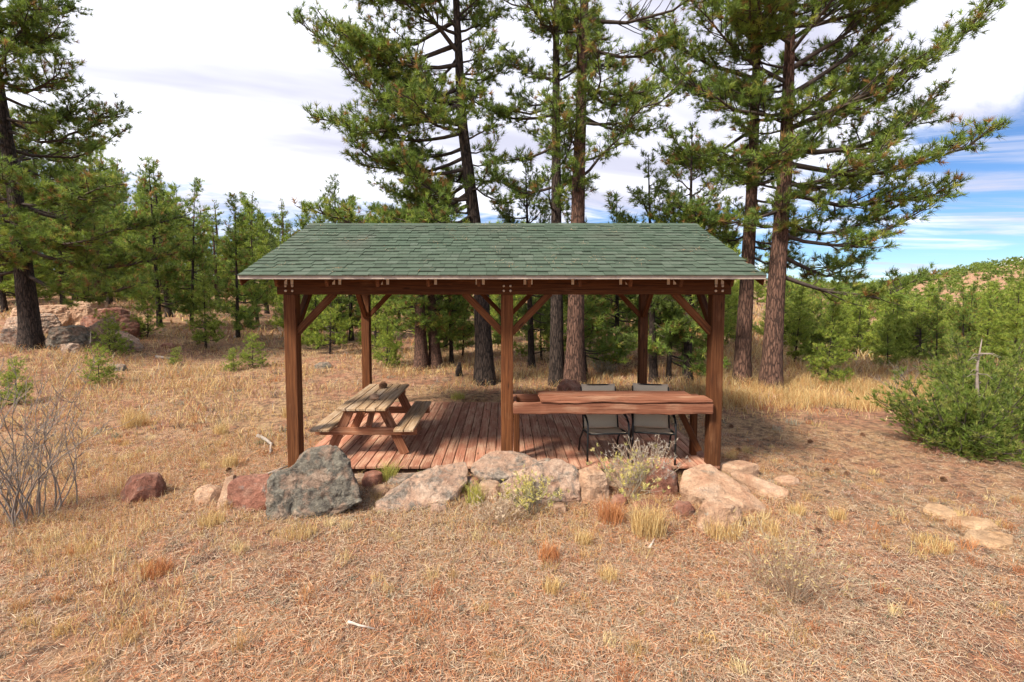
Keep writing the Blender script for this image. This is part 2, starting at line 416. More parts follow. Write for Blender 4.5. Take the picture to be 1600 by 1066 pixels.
# ------------------------------------------------------------------ open shelter
YF, YR = 6.62, 10.12
XS = (-2.91, .02, 2.87)
PW = .165; BZ0, BZ1 = 2.50, 2.735
pav = tag(empty('shelter', (0, 8.37, 0)), 'open timber picnic shelter with green shingled gable roof', 'shelter')
yo = -8.37
for x in XS:
    for y in (YF, YR):
        timber('post', (x, y + yo, -.1), (x, y + yo, BZ0 + .002), PW, PW, M['post'], pav, .008)
BEAM = {}
for y in (YF, YR):
    BEAM[y] = timber('beam', (XS[0] - .17, y + yo, (BZ0 + BZ1) / 2), (XS[2] + .17, y + yo, (BZ0 + BZ1) / 2), PW - .02, BZ1 - BZ0, M['post'], pav, .008)
for x in (XS[0], XS[2]):
    timber('tie_beam', (x, YF + yo + .075, (BZ0 + BZ1) / 2 - .01), (x, YR + yo - .075, (BZ0 + BZ1) / 2 - .01), .13, .165, M['post'], pav)
def brace(x, y, dx, dy, drop=.52, run=.50):
    timber('brace', (x + dx * (PW / 2 - .02), y + yo + dy * (PW / 2 - .02), BZ0 - drop), (x + dx * (PW / 2 + run), y + yo + dy * (PW / 2 + run), BZ0 + .02), .085, .09, M['post'], pav)
for y in (YF, YR):
    brace(XS[0], y, 1, 0); brace(XS[2], y, -1, 0); brace(XS[1], y, 1, 0); brace(XS[1], y, -1, 0)
for x in (XS[0], XS[2]):
    brace(x, YF, 0, 1); brace(x, YR, 0, -1)
# roof
RX0, RX1 = -3.33, 3.24
YE, YM = 6.08, 8.37
ZE, ZR = 2.745, 3.65
pitch = math.atan2(ZR - ZE, YM - YE); SL = math.hypot(ZR - ZE, YM - YE)
def slope_pt(x, s, off, side=-1):     # side -1 front, +1 back
    y = YM + side * (YM - YE) * (1 - s / SL); z = ZE + (ZR - ZE) * s / SL
    return Vector((x, y + yo + side * math.sin(pitch) * off, z + math.cos(pitch) * off))
ROOF = {}
for side in (-1, 1):
    rr = random.Random(3)
    a = slope_pt(0, 0, 0, side); b_ = slope_pt(0, SL, 0, side); mid = (a + b_) / 2
    roof = o = link('roof', box_mesh(RX1 - RX0, SL, .03, 0, side + 2).copy(), M['post'], pav, (((RX0 + RX1) / 2), mid.y, mid.z - .02), (-side * pitch, 0, 0))
    ROOF[side] = roof
    for i in range(10):
        x = XS[0] + i * (XS[2] - XS[0]) / 9
        timber('rafter', slope_pt(x, .05, -.105, side), slope_pt(x, SL - .02, -.105, side), .045, .13, M['post'], pav)
    under(timber('drip_edge', (RX0, a.y + side * .012, a.z - .018), (RX1, a.y + side * .012, a.z - .018), .014, .05, M['fascia'], pav, .002), roof)
    for x in (RX0 - .012, RX1 + .012):
        timber('rake_board', slope_pt(x, .03, -.085, side), slope_pt(x, SL, -.085, side), .022, .12, M['post'], pav)
timber('ridge_board', (RX0 + .03, 0, ZR - .13), (RX1 - .03, 0, ZR - .13), .045, .18, M['post'], pav)
for x in (XS[0], XS[2]):
    timber('king_post', (x, 0, BZ1 - .04), (x, 0, ZR - .2), .12, .12, M['post'], pav)
# shingles: three tab widths, nearest rows as pieces, the rest one field
EXPO = SL / 18
tabs = {}
for w in (.12, .16, .21):
    for th in (.007, .013):
        bm = bmesh.new(); bmesh.ops.create_cube(bm, size=1.0)
        for v_ in bm.verts: v_.co = Vector((v_.co.x * (w - .004), v_.co.y * (EXPO + .03), v_.co.z * th + (th / 2)))
        me_ = bpy.data.meshes.new('shingle'); bm.to_mesh(me_); bm.free(); me_.materials.append(M['shingle']); tabs[(w, th)] = me_
fieldV = []; fieldF = []; count = 0
tilt = math.atan2(.012, EXPO)
for side in (-1, 1):
    for row in range(18):
        rr = random.Random(row * 7 + side); x = RX0 + .003
        while x < RX1 - .05:
            w = rr.choice((.12, .16, .16, .21)); th = rr.choice((.007, .013, .013))
            w = min(w, max(.12, RX1 - x)) if RX1 - x > .12 else .12
            w = min((.12, .16, .21), key=lambda q: abs(q - w))
            if x + w > RX1 + .01: x = RX1 - w + .004
            s = row * EXPO + EXPO / 2 + rr.uniform(-.004, .004) - (.02 if row == 0 else .012)
            p = slope_pt(x + w / 2, s, .008, side)
            rot = (-side * (pitch) + side * tilt, 0, 0)
            if side < 0 and row < 11 and count < 300:
                o = bpy.data.objects.new('shingle', tabs[(w, th)]); COL.objects.link(o); o.location = p; o.rotation_euler = rot; under(o, ROOF[side]); count += 1
            else:
                mt = Matrix.Translation(p) @ Matrix.Rotation(rot[0], 4, 'X'); b0 = len(fieldV)
                fieldV += [mt @ v_.co for v_ in tabs[(w, th)].vertices]
                fieldF += [tuple(b0 + k for k in pl.vertices) for pl in tabs[(w, th)].polygons]
            x += w
tag(under(link('shingle_field', pymesh('shingle_field', fieldV, fieldF, False), M['shingle_far']), ROOF[-1]), kind='stuff')
for i in range(28):
    x0 = RX0 + i * (RX1 - RX0) / 28; x1 = x0 + (RX1 - RX0) / 28 + .02
    tb = Tubes(); vv = []
    for x, up in ((x0, .030), (x1, .022)):
        for dy, dz in ((-.13, -.055), (0, 0), (.13, -.055), (.13, -.063), (0, -.01), (-.13, -.063)): vv.append((x, dy, ZR + up + dz))
    ff = [(k, (k + 1) % 6, 6 + (k + 1) % 6, 6 + k) for k in range(6)] + [tuple(range(6))[::-1], tuple(range(6, 12))]
    under(link('ridge_cap', pymesh('ridge_cap', vv, ff, False), M['shingle']), ROOF[-1])
# brackets, bolts
for i in range(10):
    x = XS[0] + i * (XS[2] - XS[0]) / 9
    for dx in (-.042, .042):
        under(timber('bracket', (x + dx, YF - PW / 2 + .008 + yo, BZ1 - .10), (x + dx, YF - PW / 2 + .008 + yo, BZ1 + .02), .012, .036, M['bracket'], pav, .001), BEAM[YF])
bd = Tubes(); bd.add([(0, 0, 0), (0, -.016, 0)], .016, 8); bme = bd.mesh('bolt'); bme.materials.append(M['bracket'])
for x in XS:
    for dx in (-.045, .045):
        for dz in (.05, .115):
            under(link('bolt', bme, None, pav, (x + dx, YF - PW / 2 + .012 + yo, BZ0 + dz)), BEAM[YF])

# ------------------------------------------------------------------ counter
cnt = tag(empty('counter', (1.46, 6.8, 0)), 'long red wooden counter fixed between the middle and end posts', 'counter')
cx, cy = -1.46, -6.8
tz = DZ + .905
def rough_board(name, x0, x1, y0, y1, z0, z1, mat, parent, amp=.012, seed=0):
    """plank with an uneven worn front edge"""
    bm = bmesh.new(); bmesh.ops.create_cube(bm, size=1.0)
    bmesh.ops.subdivide_edges(bm, edges=[e for e in bm.edges if abs(e.verts[0].co.x - e.verts[1].co.x) > .5], cuts=36)
    lx = x1 - x0
    for v_ in bm.verts:
        px = v_.co.x * lx
        f = 1 if v_.co.y < 0 else .3
        dn = mnoise.noise(Vector((px * 2.2 + seed, v_.co.z * 2, seed))) * amp + mnoise.noise(Vector((px * 7 + seed, v_.co.z * 5, seed))) * amp * .5
        v_.co = Vector((px, v_.co.y * (y1 - y0) + dn * f, v_.co.z * (z1 - z0) + (dn * .6 if v_.co.z > 0 else dn)))
    bmesh.ops.bevel(bm, geom=[e for e in bm.edges if e.calc_length() > .01 and len(e.link_faces) == 2 and e.calc_face_angle(0) > .8], offset=.012, segments=2, affect='EDGES')
    me_ = bpy.data.meshes.new(name); bm.to_mesh(me_); bm.free()
    return link(name, me_, mat, parent, ((x0 + x1) / 2, (y0 + y1) / 2, (z0 + z1) / 2))
rough_board('front_rail', .10 + cx, 2.80 + cx, 6.45 + cy, 6.53 + cy, tz - .165, tz - .012, M['counter'], cnt, .016, 4)
rough_board('top_board', .47 + cx, 2.79 + cx, 6.44 + cy, 6.74 + cy, tz - .012, tz + .028, M['counter'], cnt, .014, 9)
rough_board('top_board', .46 + cx, 2.62 + cx, 6.745 + cy, 7.05 + cy, tz - .012, tz + .026, M['counter'], cnt, .006, 2)
timber('back_rail', (.10 + cx, 7.0 + cy, tz - .08), (2.80 + cx, 7.0 + cy, tz - .08), .04, .13, M['counter'], cnt)
timber('end_rail', (.13 + cx, 6.53 + cy, tz - .08), (.13 + cx, 6.98 + cy, tz - .08), .04, .13, M['counter'], cnt)
timber('end_rail', (2.76 + cx, 6.53 + cy, tz - .09), (2.76 + cx, 6.98 + cy, tz - .09), .04, .13, M['counter'], cnt)
timber('leg', (2.74 + cx, 6.98 + cy, DZ), (2.74 + cx, 6.98 + cy, tz - .05), .085, .085, M['post'], cnt)
timber('leg', (.16 + cx, 6.98 + cy, DZ), (.16 + cx, 6.98 + cy, tz - .05), .085, .085, M['post'], cnt)
timber('brace', (2.45 + cx, 6.93 + cy, tz - .1), (2.76 + cx, 6.80 + cy, DZ + .12), .05, .085, M['post'], cnt)

# ------------------------------------------------------------------ picnic table
tab = tag(empty('picnic_table', (-2.03, 7.56, DZ)), 'weathered wooden picnic table with attached benches on the deck', 'picnic table')
for i in range(5):
    x = -.28 + i * .14; rr = random.Random(i + 40)
    timber('tabletop_plank', (x, -.84 + rr.uniform(-.012, .012), .73), (x, .84, .73), .132, .038, M['tabletop'], tab)
for s_ in (-1, 1):
    for k in range(2):
        x = s_ * (.52 + k * .145)
        timber('bench_plank', (x, -.84 + .01 * k, .43), (x, .84, .43), .137, .038, M['tabletop'], tab)
for y in (-.55, .55):
    for s_ in (-1, 1):
        timber('leg', (s_ * .22, y, .71), (s_ * .56, y, .0), .042, .135, M['tableleg'], tab)
    sy = y + (.045 if y < 0 else -.045) * -1
    timber('seat_support', (-.74, sy, .355), (.74, sy, .355), .04, .11, M['tableleg'], tab)
    timber('top_cleat', (-.33, sy, .672), (.33, sy, .672), .04, .075, M['tableleg'], tab)
    timber('brace', (0, y * .86, .38), (0, y * .18, .69), .085, .04, M['tableleg'], tab)
rs_ = random.Random(2)
def blob(name, loc, dims, seed, mat, sub=3, amp=.2, parent=None):
    bm = bmesh.new(); bmesh.ops.create_icosphere(bm, subdivisions=sub, radius=1)
    for v_ in bm.verts:
        n_ = mnoise.fractal(v_.co * 1.3 + Vector((seed, 0, 0)), 1, 2, 4)
        v_.co = v_.co * (1 + amp * n_); v_.co = Vector((v_.co.x * dims[0], v_.co.y * dims[1], max(v_.co.z, -.75) * dims[2]))
    me_ = bpy.data.meshes.new(name); bm.to_mesh(me_); bm.free(); me_.polygons.foreach_set('use_smooth', [True] * len(me_.polygons))
    return link(name, me_, mat, parent, loc)
tag(blob('stone', (-1.98, 7.25, DZ + .749 + .038), (.075, .07, .052), 3, M['rock_tan'], 3, .22), 'round brown stone resting on the picnic table', 'stone')
# pine cone (stone-like lump with scales) further back on the table
def cone_mesh(name, ln, rad):
    V_ = []; F_ = []
    for k in range(70):
        t = k / 69; a = k * 2.39996; r = rad * math.sin(math.pi * (.12 + .8 * t)) ; zc = -ln / 2 + ln * t
        o = Vector((zc, math.cos(a) * r * .55, math.sin(a) * r * .55)); out = Vector((.25, math.cos(a), math.sin(a))).normalized()
        sd_ = Vector((0, -math.sin(a), math.cos(a))); tip = o + out * r * .75; b0 = len(V_); wd = rad * .3
        nrm = out.cross(sd_) * .006
        V_ += [o - sd_ * wd * .5, o + sd_ * wd * .5, tip + sd_ * wd * .45, tip - sd_ * wd * .45, o - nrm * 2, tip - nrm * 2]
        F_ += [(b0, b0 + 1, b0 + 2, b0 + 3), (b0, b0 + 3, b0 + 5, b0 + 4), (b0 + 1, b0 + 4, b0 + 5, b0 + 2)]
    tb = Tubes(); tb.add([(-ln / 2, 0, 0), (0, 0, 0), (ln / 2, 0, 0)], [rad * .25, rad * .6, rad * .2], 7); b0 = len(V_)
    V_ += tb.V; F_ += [tuple(b0 + i for i in f) for f in tb.F]
    return pymesh(name, V_, F_, False)
M['cone'] = plain('brown_pine_cone', (.16, .085, .05), .9, 0, .3, 40)
pcs = cone_mesh('pine_cone', .075, .032); pcs.materials.append(M['cone'])
pcm = cone_mesh('pine_cone', .13, .055); pcm.materials.append(M['cone'])
tag(link('pine_cone', pcm, None, None, (-2.05, 8.06, DZ + .749 + .045), (0, 0, .5)), 'brown pine cone at the far end of the picnic table', 'pine cone')
PCL = ['beyond the wedge slab, rear of a close pair', 'beyond the wedge slab, front of a close pair', 'in the middle of the bare soil', 'nearest the side of the deck', 'closest to the flagstones', 'just short of the golden grass', 'closest to the juniper bush', 'below the tip of the pointed slab', 'near the corner post']
for i, (x, y) in enumerate([(4.55, 6.75), (4.75, 6.62), (5.1, 8.0), (3.7, 7.6), (5.9, 6.4), (4.2, 8.9), (6.2, 8.3), (3.3, 5.0), (-3.9, 6.7)]):
    tag(link('pine_cone', pcs, None, None, (x, y, gz(x, y) + .02), (0, 0, i * 1.3)), 'small dark pine cone on the ground ' + PCL[i], 'pine cone', 'pine cones lying on the ground')

# ------------------------------------------------------------------ chairs
def make_chair(label, loc, rz):
    t = tag(empty('patio_chair', loc, rz), label, 'chair', 'patio chairs at the counter')
    W = .285; r = .014
    for s_ in (-1, 1):
        tb = Tubes(); tb.add([(s_ * W, -.25, 0), (s_ * W, -.26, .3), (s_ * W, -.27, .50), (s_ * W, -.24, .585), (s_ * W, -.15, .635)], r, 8); link('leg', tb.mesh('leg'), M['frame'], t)
        tb = Tubes(); tb.add([(s_ * W, -.16, .63), (s_ * W, .0, .655), (s_ * W, .18, .65), (s_ * W * .95, .27, .60)], [.016, .021, .021, .014], 8); link('armrest', tb.mesh('armrest'), M['frame'], t)
        tb = Tubes(); tb.add([(s_ * W, .34, 0), (s_ * W, .24, .22), (s_ * W * .97, .06, .40), (s_ * W * .95, -.24, .43)], r, 8); link('leg', tb.mesh('leg'), M['frame'], t)
    tb = Tubes(); w = .255
    tb.add([(-w, .15, .38), (-w, .22, .6), (-w, .35, .96), (-w + .03, .366, .985), (w - .03, .366, .985), (w, .35, .96), (w, .22, .6), (w, .15, .38)], .012, 8); link('back_frame', tb.mesh('back_frame'), M['frame'], t)
    tb = Tubes(); tb.add([(-w, .17, .385), (-w, -.05, .39), (-w, -.25, .43), (w, -.25, .43), (w, -.05, .39), (w, .17, .385)], .013, 8); link('seat_frame', tb.mesh('seat_frame'), M['frame'], t)
    def sling(name, prof, ww):
        V_ = []; F_ = []; nn = 8
        for k, (y, z) in enumerate(prof):
            for j in range(nn + 1):
                u = j / nn * 2 - 1; V_.append((u * ww, y + .012 * (1 - u * u), z - .014 * (1 - u * u)))
        for k in range(len(prof) - 1):
            for j in range(nn): a = k * (nn + 1) + j; F_.append((a, a + 1, a + nn + 2, a + nn + 1))
        me_ = pymesh(name, V_, F_); o = link(name, me_, M['sling'], t)
        sm = o.modifiers.new('thickness', 'SOLIDIFY'); sm.thickness = .004
    sling('backrest', [(.155, .40), (.19, .5), (.23, .62), (.28, .78), (.33, .93), (.352, 1.005)], .256)
    sling('seat', [(.15, .40), (.06, .40), (-.06, .405), (-.16, .42), (-.25, .442)], .25)
make_chair('beige sling patio chair nearer the middle post', (1.40, 6.84, DZ), R(3))
make_chair('beige sling patio chair nearer the end post', (2.10, 6.86, DZ), R(-11))

# ------------------------------------------------------------------ rocks
def hull_rock(name, hulls, mat, label, cat='rock', group=None, amp=.03, seed=0, cuts=3):
    P_ = [p for h in hulls for p in h]; c0 = Vector((sum(p[0] for p in P_) / len(P_), sum(p[1] for p in P_) / len(P_), min(p[2] for p in P_)))
    allbm = bmesh.new()
    for h in hulls:
        bm = bmesh.new()
        for p in h: bm.verts.new(Vector(p) - c0)
        zmin = min(p[2] for p in h)
        for p in h:
            if p[2] < zmin + .12: bm.verts.new(Vector((p[0], p[1], zmin - .1)) - c0)
        r_ = bmesh.ops.convex_hull(bm, input=bm.verts[:])
        bmesh.ops.delete(bm, geom=list({g_ for g_ in r_['geom_interior'] + r_['geom_unused'] if isinstance(g_, bmesh.types.BMVert)}), context='VERTS')
        bmesh.ops.bevel(bm, geom=bm.edges[:], offset=.009, segments=1, affect='EDGES', clamp_overlap=True)
        bmesh.ops.triangulate(bm, faces=bm.faces[:])
        for _ in range(cuts + 1):
            ed = [e for e in bm.edges if e.calc_length() > (.05 if cuts < 4 and len(h) < 20 else .07)]
            if not ed or len(bm.verts) > 6000: break
            bmesh.ops.subdivide_edges(bm, edges=ed, cuts=1); bmesh.ops.triangulate(bm, faces=bm.faces[:])
        bm.normal_update()
        for v_ in bm.verts:
            q = v_.co + Vector((seed * 3.1, seed, 0))
            d = mnoise.fractal(q * 3.5, 1, 2, 4) * amp * .65 + mnoise.fractal(q * 13, .9, 2, 3) * amp * .5 - abs(mnoise.noise(q * 5 + Vector((9, 3, 1)))) * amp * .8
            st = (math.floor((q.z + .05 * mnoise.noise(q * 2.2)) * 16) % 2) * amp * .14
            v_.co += v_.normal * (d + st + amp * .35)
        me_ = bpy.data.meshes.new(name); bm.to_mesh(me_); bm.free(); allbm.from_mesh(me_); bpy.data.meshes.remove(me_)
    me_ = bpy.data.meshes.new(name); allbm.to_mesh(me_); allbm.free()
    o = link(name, me_, mat, None, c0)
    return tag(o, label, cat, group)
def box_pts(cx_, cy_, w, d, h, seed, z0=None, top=.7, tilt=(0, 0), rz=0.0):
    rr = random.Random(seed); z0 = gz(cx_, cy_) if z0 is None else z0; P_ = []
    for k in range(11):
        a = 2 * math.pi * k / 11 + rr.uniform(-.2, .2)
        for lvl, sc in ((0, 1.0), (.55, rr.uniform(.85, 1.0)), (1, top * rr.uniform(.75, 1.1))):
            x = math.cos(a) * w / 2 * sc * rr.uniform(.85, 1.1); y = math.sin(a) * d / 2 * sc * rr.uniform(.85, 1.1)
            z = h * lvl * rr.uniform(.85, 1.0) + (tilt[0] * x + tilt[1] * y) * lvl
            xr = x * math.cos(rz) - y * math.sin(rz); yr = x * math.sin(rz) + y * math.cos(rz)
            P_.append((cx_ + xr, cy_ + yr, z0 + max(z, -.05)))
    return P_
HP = {
'main': [(-2.45, 5.35, -.02), (-2.54, 5.45, .02), (-2.51, 5.5, .49), (-2.33, 5.6, .68), (-2.14, 5.65, .73), (-2.02, 5.68, .71), (-1.86, 5.6, .56), (-1.71, 5.5, .27), (-1.67, 5.45, .15), (-1.9, 5.4, .11), (-2.25, 5.36, .03), (-2.39, 5.95, .6), (-2.09, 6.0, .55), (-2.56, 5.95, .46), (-2.63, 6.1, .05), (-1.93, 6.1, .01)],
'mainl': [(-2.66, 5.28, .0), (-2.70, 5.38, .36), (-2.68, 5.5, .47), (-2.51, 5.52, .49), (-2.44, 5.5, .42), (-2.45, 5.32, .01), (-2.5, 5.28, .02), (-2.81, 5.8, .36), (-2.61, 5.8, .40), (-2.86, 5.8, -.06)],
'slab': [(-1.52, 5.55, .04), (-1.53, 5.6, .07), (-1.47, 5.75, .08), (-1.05, 6.0, .28), (-.74, 6.1, .35), (-.51, 6.1, .36), (-.47, 6.0, .3), (-.48, 5.9, .2), (-.69, 5.65, .08), (-1.12, 5.5, .02), (-1.38, 5.5, 0), (-.85, 6.3, .24), (-1.17, 6.2, .18)],
'flat': [(-.45, 6.1, .26), (-.36, 6.0, .22), (0, 5.95, .21), (.33, 6.05, .28), (.47, 6.2, .33), (.21, 6.35, .4), (0, 6.4, .42), (-.21, 6.4, .4), (-.42, 6.3, .28), (-.25, 6.1, .05), (.25, 6.2, .09)],
'round': [(-.06, 5.85, .16), (.08, 5.9, .28), (.4, 5.95, .42), (.68, 6.0, .44), (.88, 5.95, .36), (.93, 5.85, .2), (.89, 5.75, .08), (.69, 5.7, .05), (.08, 5.75, .08), (-.04, 5.8, .08), (.5, 6.2, .35), (.83, 6.2, .28), (.08, 6.1, .18)],
'point': [(2.11, 5.75, .2), (2.21, 5.9, .33), (2.46, 6.0, .38), (2.58, 6.0, .37), (2.76, 5.9, .28), (3.02, 5.5, .07), (2.97, 5.45, .03), (2.72, 5.43, .10), (2.27, 5.6, .15), (2.15, 5.7, .13), (2.63, 6.2, .18), (2.4, 6.15, .16)],
'wedge': [(2.92, 6.2, .18), (3.05, 6.3, .2), (3.1, 6.2, .19), (3.34, 6.05, .13), (3.55, 5.95, .06), (3.5, 5.9, 0), (3.3, 5.9, 0), (3.12, 6.1, .03), (3.01, 6.2, .07), (3.19, 6.4, .08), (3.52, 6.15, 0)],
'red': [(-3.28, 5.6, .03), (-3.29, 5.65, .27), (-3.29, 5.85, .28), (-2.94, 5.9, .3), (-2.76, 5.6, .34), (-2.74, 5.5, .04), (-3.05, 5.5, .02), (-3.19, 5.55, .01), (-2.99, 6.0, .09), (-3.4, 6.0, .09)],
'pale': [(-3.42, 5.58, .0), (-3.38, 5.75, .31), (-3.31, 5.82, .33), (-3.29, 5.66, .19), (-3.31, 5.58, .0), (-3.44, 5.9, .05), (-3.33, 5.9, .2)],
}
hull_rock('boulder', [HP['main'], HP['mainl']], M['rock_lichen'], 'large dark boulder crusted with grey and green lichen before the deck', 'boulder', amp=.04, seed=1)
hull_rock('rock', [HP['slab']], M['rock_grey'], 'tilted pinkish-grey slab with lichen spots, beside the large boulder', seed=2, amp=.025)
hull_rock('rock', [HP['flat']], M['rock_grey'], 'flat grey-tan slab leaning on the deck front below the middle post', seed=3, amp=.02)
hull_rock('rock', [HP['round']], M['rock_grey'], 'rounded pinkish-grey boulder in front of the middle post', 'boulder', seed=4, amp=.035)
hull_rock('rock', [HP['point']], M['rock_tan'], 'long pale tan slab with a sharp tip pointing away from the deck', seed=5, amp=.02)
hull_rock('rock', [HP['wedge']], M['rock_tan'], 'narrow tan wedge-shaped slab behind the long pointed slab', seed=6, amp=.012)
hull_rock('rock', [HP['red']], M['rock_red'], 'blocky red sandstone against the large lichened boulder', seed=7, amp=.02)
hull_rock('rock', [HP['pale']], M['rock_tan'], 'thin pale upright wedge beside the blocky red sandstone', seed=8, amp=.012)
RK = [  # x, y, w, d, h, mat, label, top, tilt
 (-3.62, 5.78, .36, .3, .15, 'rock_tan', 'low pinkish rock at the outer end of the rock border', .7),
 (-4.50, 5.92, .50, .4, .27, 'rock_red', 'lone rounded red rock standing apart in the dry grass', .65),
 (-1.76, 6.28, .26, .24, .16, 'rock_red', 'small angular red rock between the large boulder and the deck', .8),
 (-1.30, 6.35, .62, .3, .07, 'rock_grey', 'low flat pale stone at the deck edge behind the tilted slab', .9),
 (-1.98, 6.42, .3, .2, .07, 'rock_grey', 'small pale stone tucked under the deck front', .9),
 (-.42, 6.02, .24, .22, .20, 'rock_red', 'small red rock wedged under the flat slab', .7),
 (-.19, 5.83, .34, .28, .22, 'rock_tan', 'smooth tan stone below the flat slab', .65),
 (1.08, 5.93, .40, .36, .34, 'rock_tan', 'squarish tan rock with a dark face beside the rounded boulder', .8),
 (1.98, 6.02, .40, .34, .34, 'rock_red', 'rusty orange rock left of the long pointed slab, partly behind the flowering shrub', .55),
 (1.55, 6.25, .5, .3, .24, 'rock_tan', 'low tan rock hidden behind the flowering shrub', .7),
 (3.25, 6.62, .60, .28, .17, 'rock_tan', 'flat pale stone lying near the foot of the end post', .92),
 (2.80, 6.35, .18, .16, .15, 'rock_lichen', 'small grey stone at the foot of the end post', .6),
 (2.32, 5.14, .48, .38, .27, 'rock_tan', 'squat tan rock in dry grass before the long pointed slab', .75),
 (2.05, 5.45, .26, .2, .12, 'rock_red', 'small red rock under the long pointed slab', .7),
 (3.75, 6.35, .34, .22, .08, 'rock_tan', 'low tan stone beyond the tip of the wedge slab', .7),
 (1.66, 5.62, .34, .2, .07, 'rock_red', 'low red stone below the rusty orange rock', .8),
 (4.97, 5.40, .36, .3, .06, 'flagstone', 'topmost of three flat tan flagstones sunk in the bare soil', .95),
 (5.06, 5.12, .5, .3, .06, 'flagstone', 'middle of three flat tan flagstones sunk in the bare soil', .95),
 (4.93, 4.80, .46, .32, .06, 'flagstone', 'lowest of three flat tan flagstones sunk in the bare soil', .95),
 (.62, 5.56, .22, .16, .09, 'rock_tan', 'small tan stone at the front foot of the rounded boulder', .7),
 (1.36, 5.70, .2, .16, .11, 'rock_red', 'small red stone beside the base of the flowering shrub', .7),
 (-.78, 5.50, .2, .15, .08, 'rock_grey', 'small grey stone before the tilted slab', .75),
 (-1.58, 5.98, .22, .18, .10, 'rock_tan', 'small tan stone between the large boulder and the tilted slab', .75),
 (2.95, 5.95, .26, .2, .12, 'rock_tan', 'small tan stone in the gap between the pointed and wedge slabs', .7),
 (1.56, 11.75, .62, .5, .33, 'rock_red', 'brown boulder behind the deck at the foot of the twin pines', .6),
 (-5.55, 14.7, .5, .4, .16, 'rock_lichen', 'dark low rock in the meadow beyond the deck', .7),
 (-10.9, 13.6, .42, .3, .16, 'rock_lichen', 'dark stone in the meadow below the hillside rocks', .7),
 (-11.6, 16.6, .5, .35, .12, 'rock_red', 'dark flat stone beside the hillside rock pile', .8),
]
for i, q in enumerate(RK):
    hull_rock('rock', [box_pts(q[0], q[1], q[2], q[3], q[4], 60 + i, None, q[7])], M[q[5]], q[6], seed=20 + i, amp=min(.03, q[4] * .12), cuts=2)
pile = [  # hillside slabs
 (-12.55, 15.9, 1.7, .5, .42, 'rock_grey', 'long sloping grey slab at the lower end of the hillside rock pile', (-.28, 0), -.35),
 (-13.35, 15.95, 1.1, .35, .75, 'rock_grey', 'upright tilted grey slab in the hillside rock pile', (.5, 0), .2),
 (-14.0, 17.2, 2.0, 1.0, .75, 'rock_red', 'red-faced block behind the upright slab in the hillside rock pile', (0, 0), 0),
 (-13.75, 15.2, 1.2, .8, .62, 'rock_lichen', 'grey-green lichened boulder beside the dark pine trunk', (0, 0), .2),
 (-15.4, 15.4, 1.3, .8, .55, 'rock_grey', 'grey boulder behind the dark pine trunk, away from the meadow', (0, 0), 0),
 (-16.6, 17.0, 1.9, 1.0, .75, 'rock_grey', 'broad grey ledge in the middle of the hillside rocks', (.1, 0), .1),
 (-18.4, 19.2, 2.6, 1.3, .8, 'rock_tan', 'large pale ledge at the top of the hillside rocks', (.05, 0), 0),
 (-16.9, 19.6, 1.8, 1.0, .9, 'rock_tan', 'pale block behind the dark pine trunk near the hilltop', (0, 0), .3),
 (-15.0, 18.6, 1.2, .8, .8, 'rock_red', 'reddish broken block upslope of the dark pine trunk', (0, 0), .1),
 (-13.2, 14.7, .6, .4, .22, 'rock_grey', 'small grey stone at the foot of the hillside rock pile', (0, 0), 0),
]
for i, q in enumerate(pile):
    hull_rock('rock', [box_pts(q[0], q[1], q[2], q[3], q[4], 160 + i, None, .85, q[7], q[8])], M[q[5]], q[6], group='rocks on the hillside', seed=60 + i, amp=.05, cuts=3)

# ------------------------------------------------------------------ pines
def needles(P_, D_, n, Ln, w, base, rng, spread=(.3, 1.5), var=.22):
    T = len(P_); P_ = np.repeat(np.asarray(P_), n, 0); D_ = np.repeat(np.asarray(D_), n, 0); base = np.repeat(base, n, 0); k = T * n
    rv = rng.normal(size=(k, 3)); perp = rv - D_ * (rv * D_).sum(1, keepdims=True); perp /= np.linalg.norm(perp, axis=1, keepdims=True) + 1e-9
    ph = rng.uniform(spread[0], spread[1], (k, 1)); d = D_ * np.cos(ph) + perp * np.sin(ph)
    ln = Ln * rng.uniform(.65, 1.15, (k, 1)); st = P_ - D_ * rng.uniform(0, .6, (k, 1)) * Ln
    sv = np.cross(d, rng.normal(size=(k, 3))); sv /= np.linalg.norm(sv, axis=1, keepdims=True) + 1e-9
    V_ = np.stack([st - sv * w / 2, st + sv * w / 2, st + d * ln], 1).reshape(-1, 3)
    c_ = base * rng.uniform(1 - var, 1 + var, (k, 1)); c_ = np.repeat(c_, 3, 0)
    return V_, c_
PAL = {'pine': [(.110, .172, .034), (.150, .222, .044), (.195, .262, .052), (.090, .145, .036), (.250, .275, .062), (.150, .222, .044), (.110, .172, .034), (.195, .262, .052), (.090, .145, .036), (.150, .222, .044), (.125, .19, .05), (.25, .15, .06)],
       'young': [(.175, .245, .040), (.225, .290, .050), (.265, .315, .060), (.145, .210, .040)],
       'juniper': [(.150, .215, .036), (.200, .260, .048), (.115, .165, .036), (.26, .285, .07)],
       'dusky': [(.105, .150, .042), (.130, .180, .048), (.095, .135, .038)]}
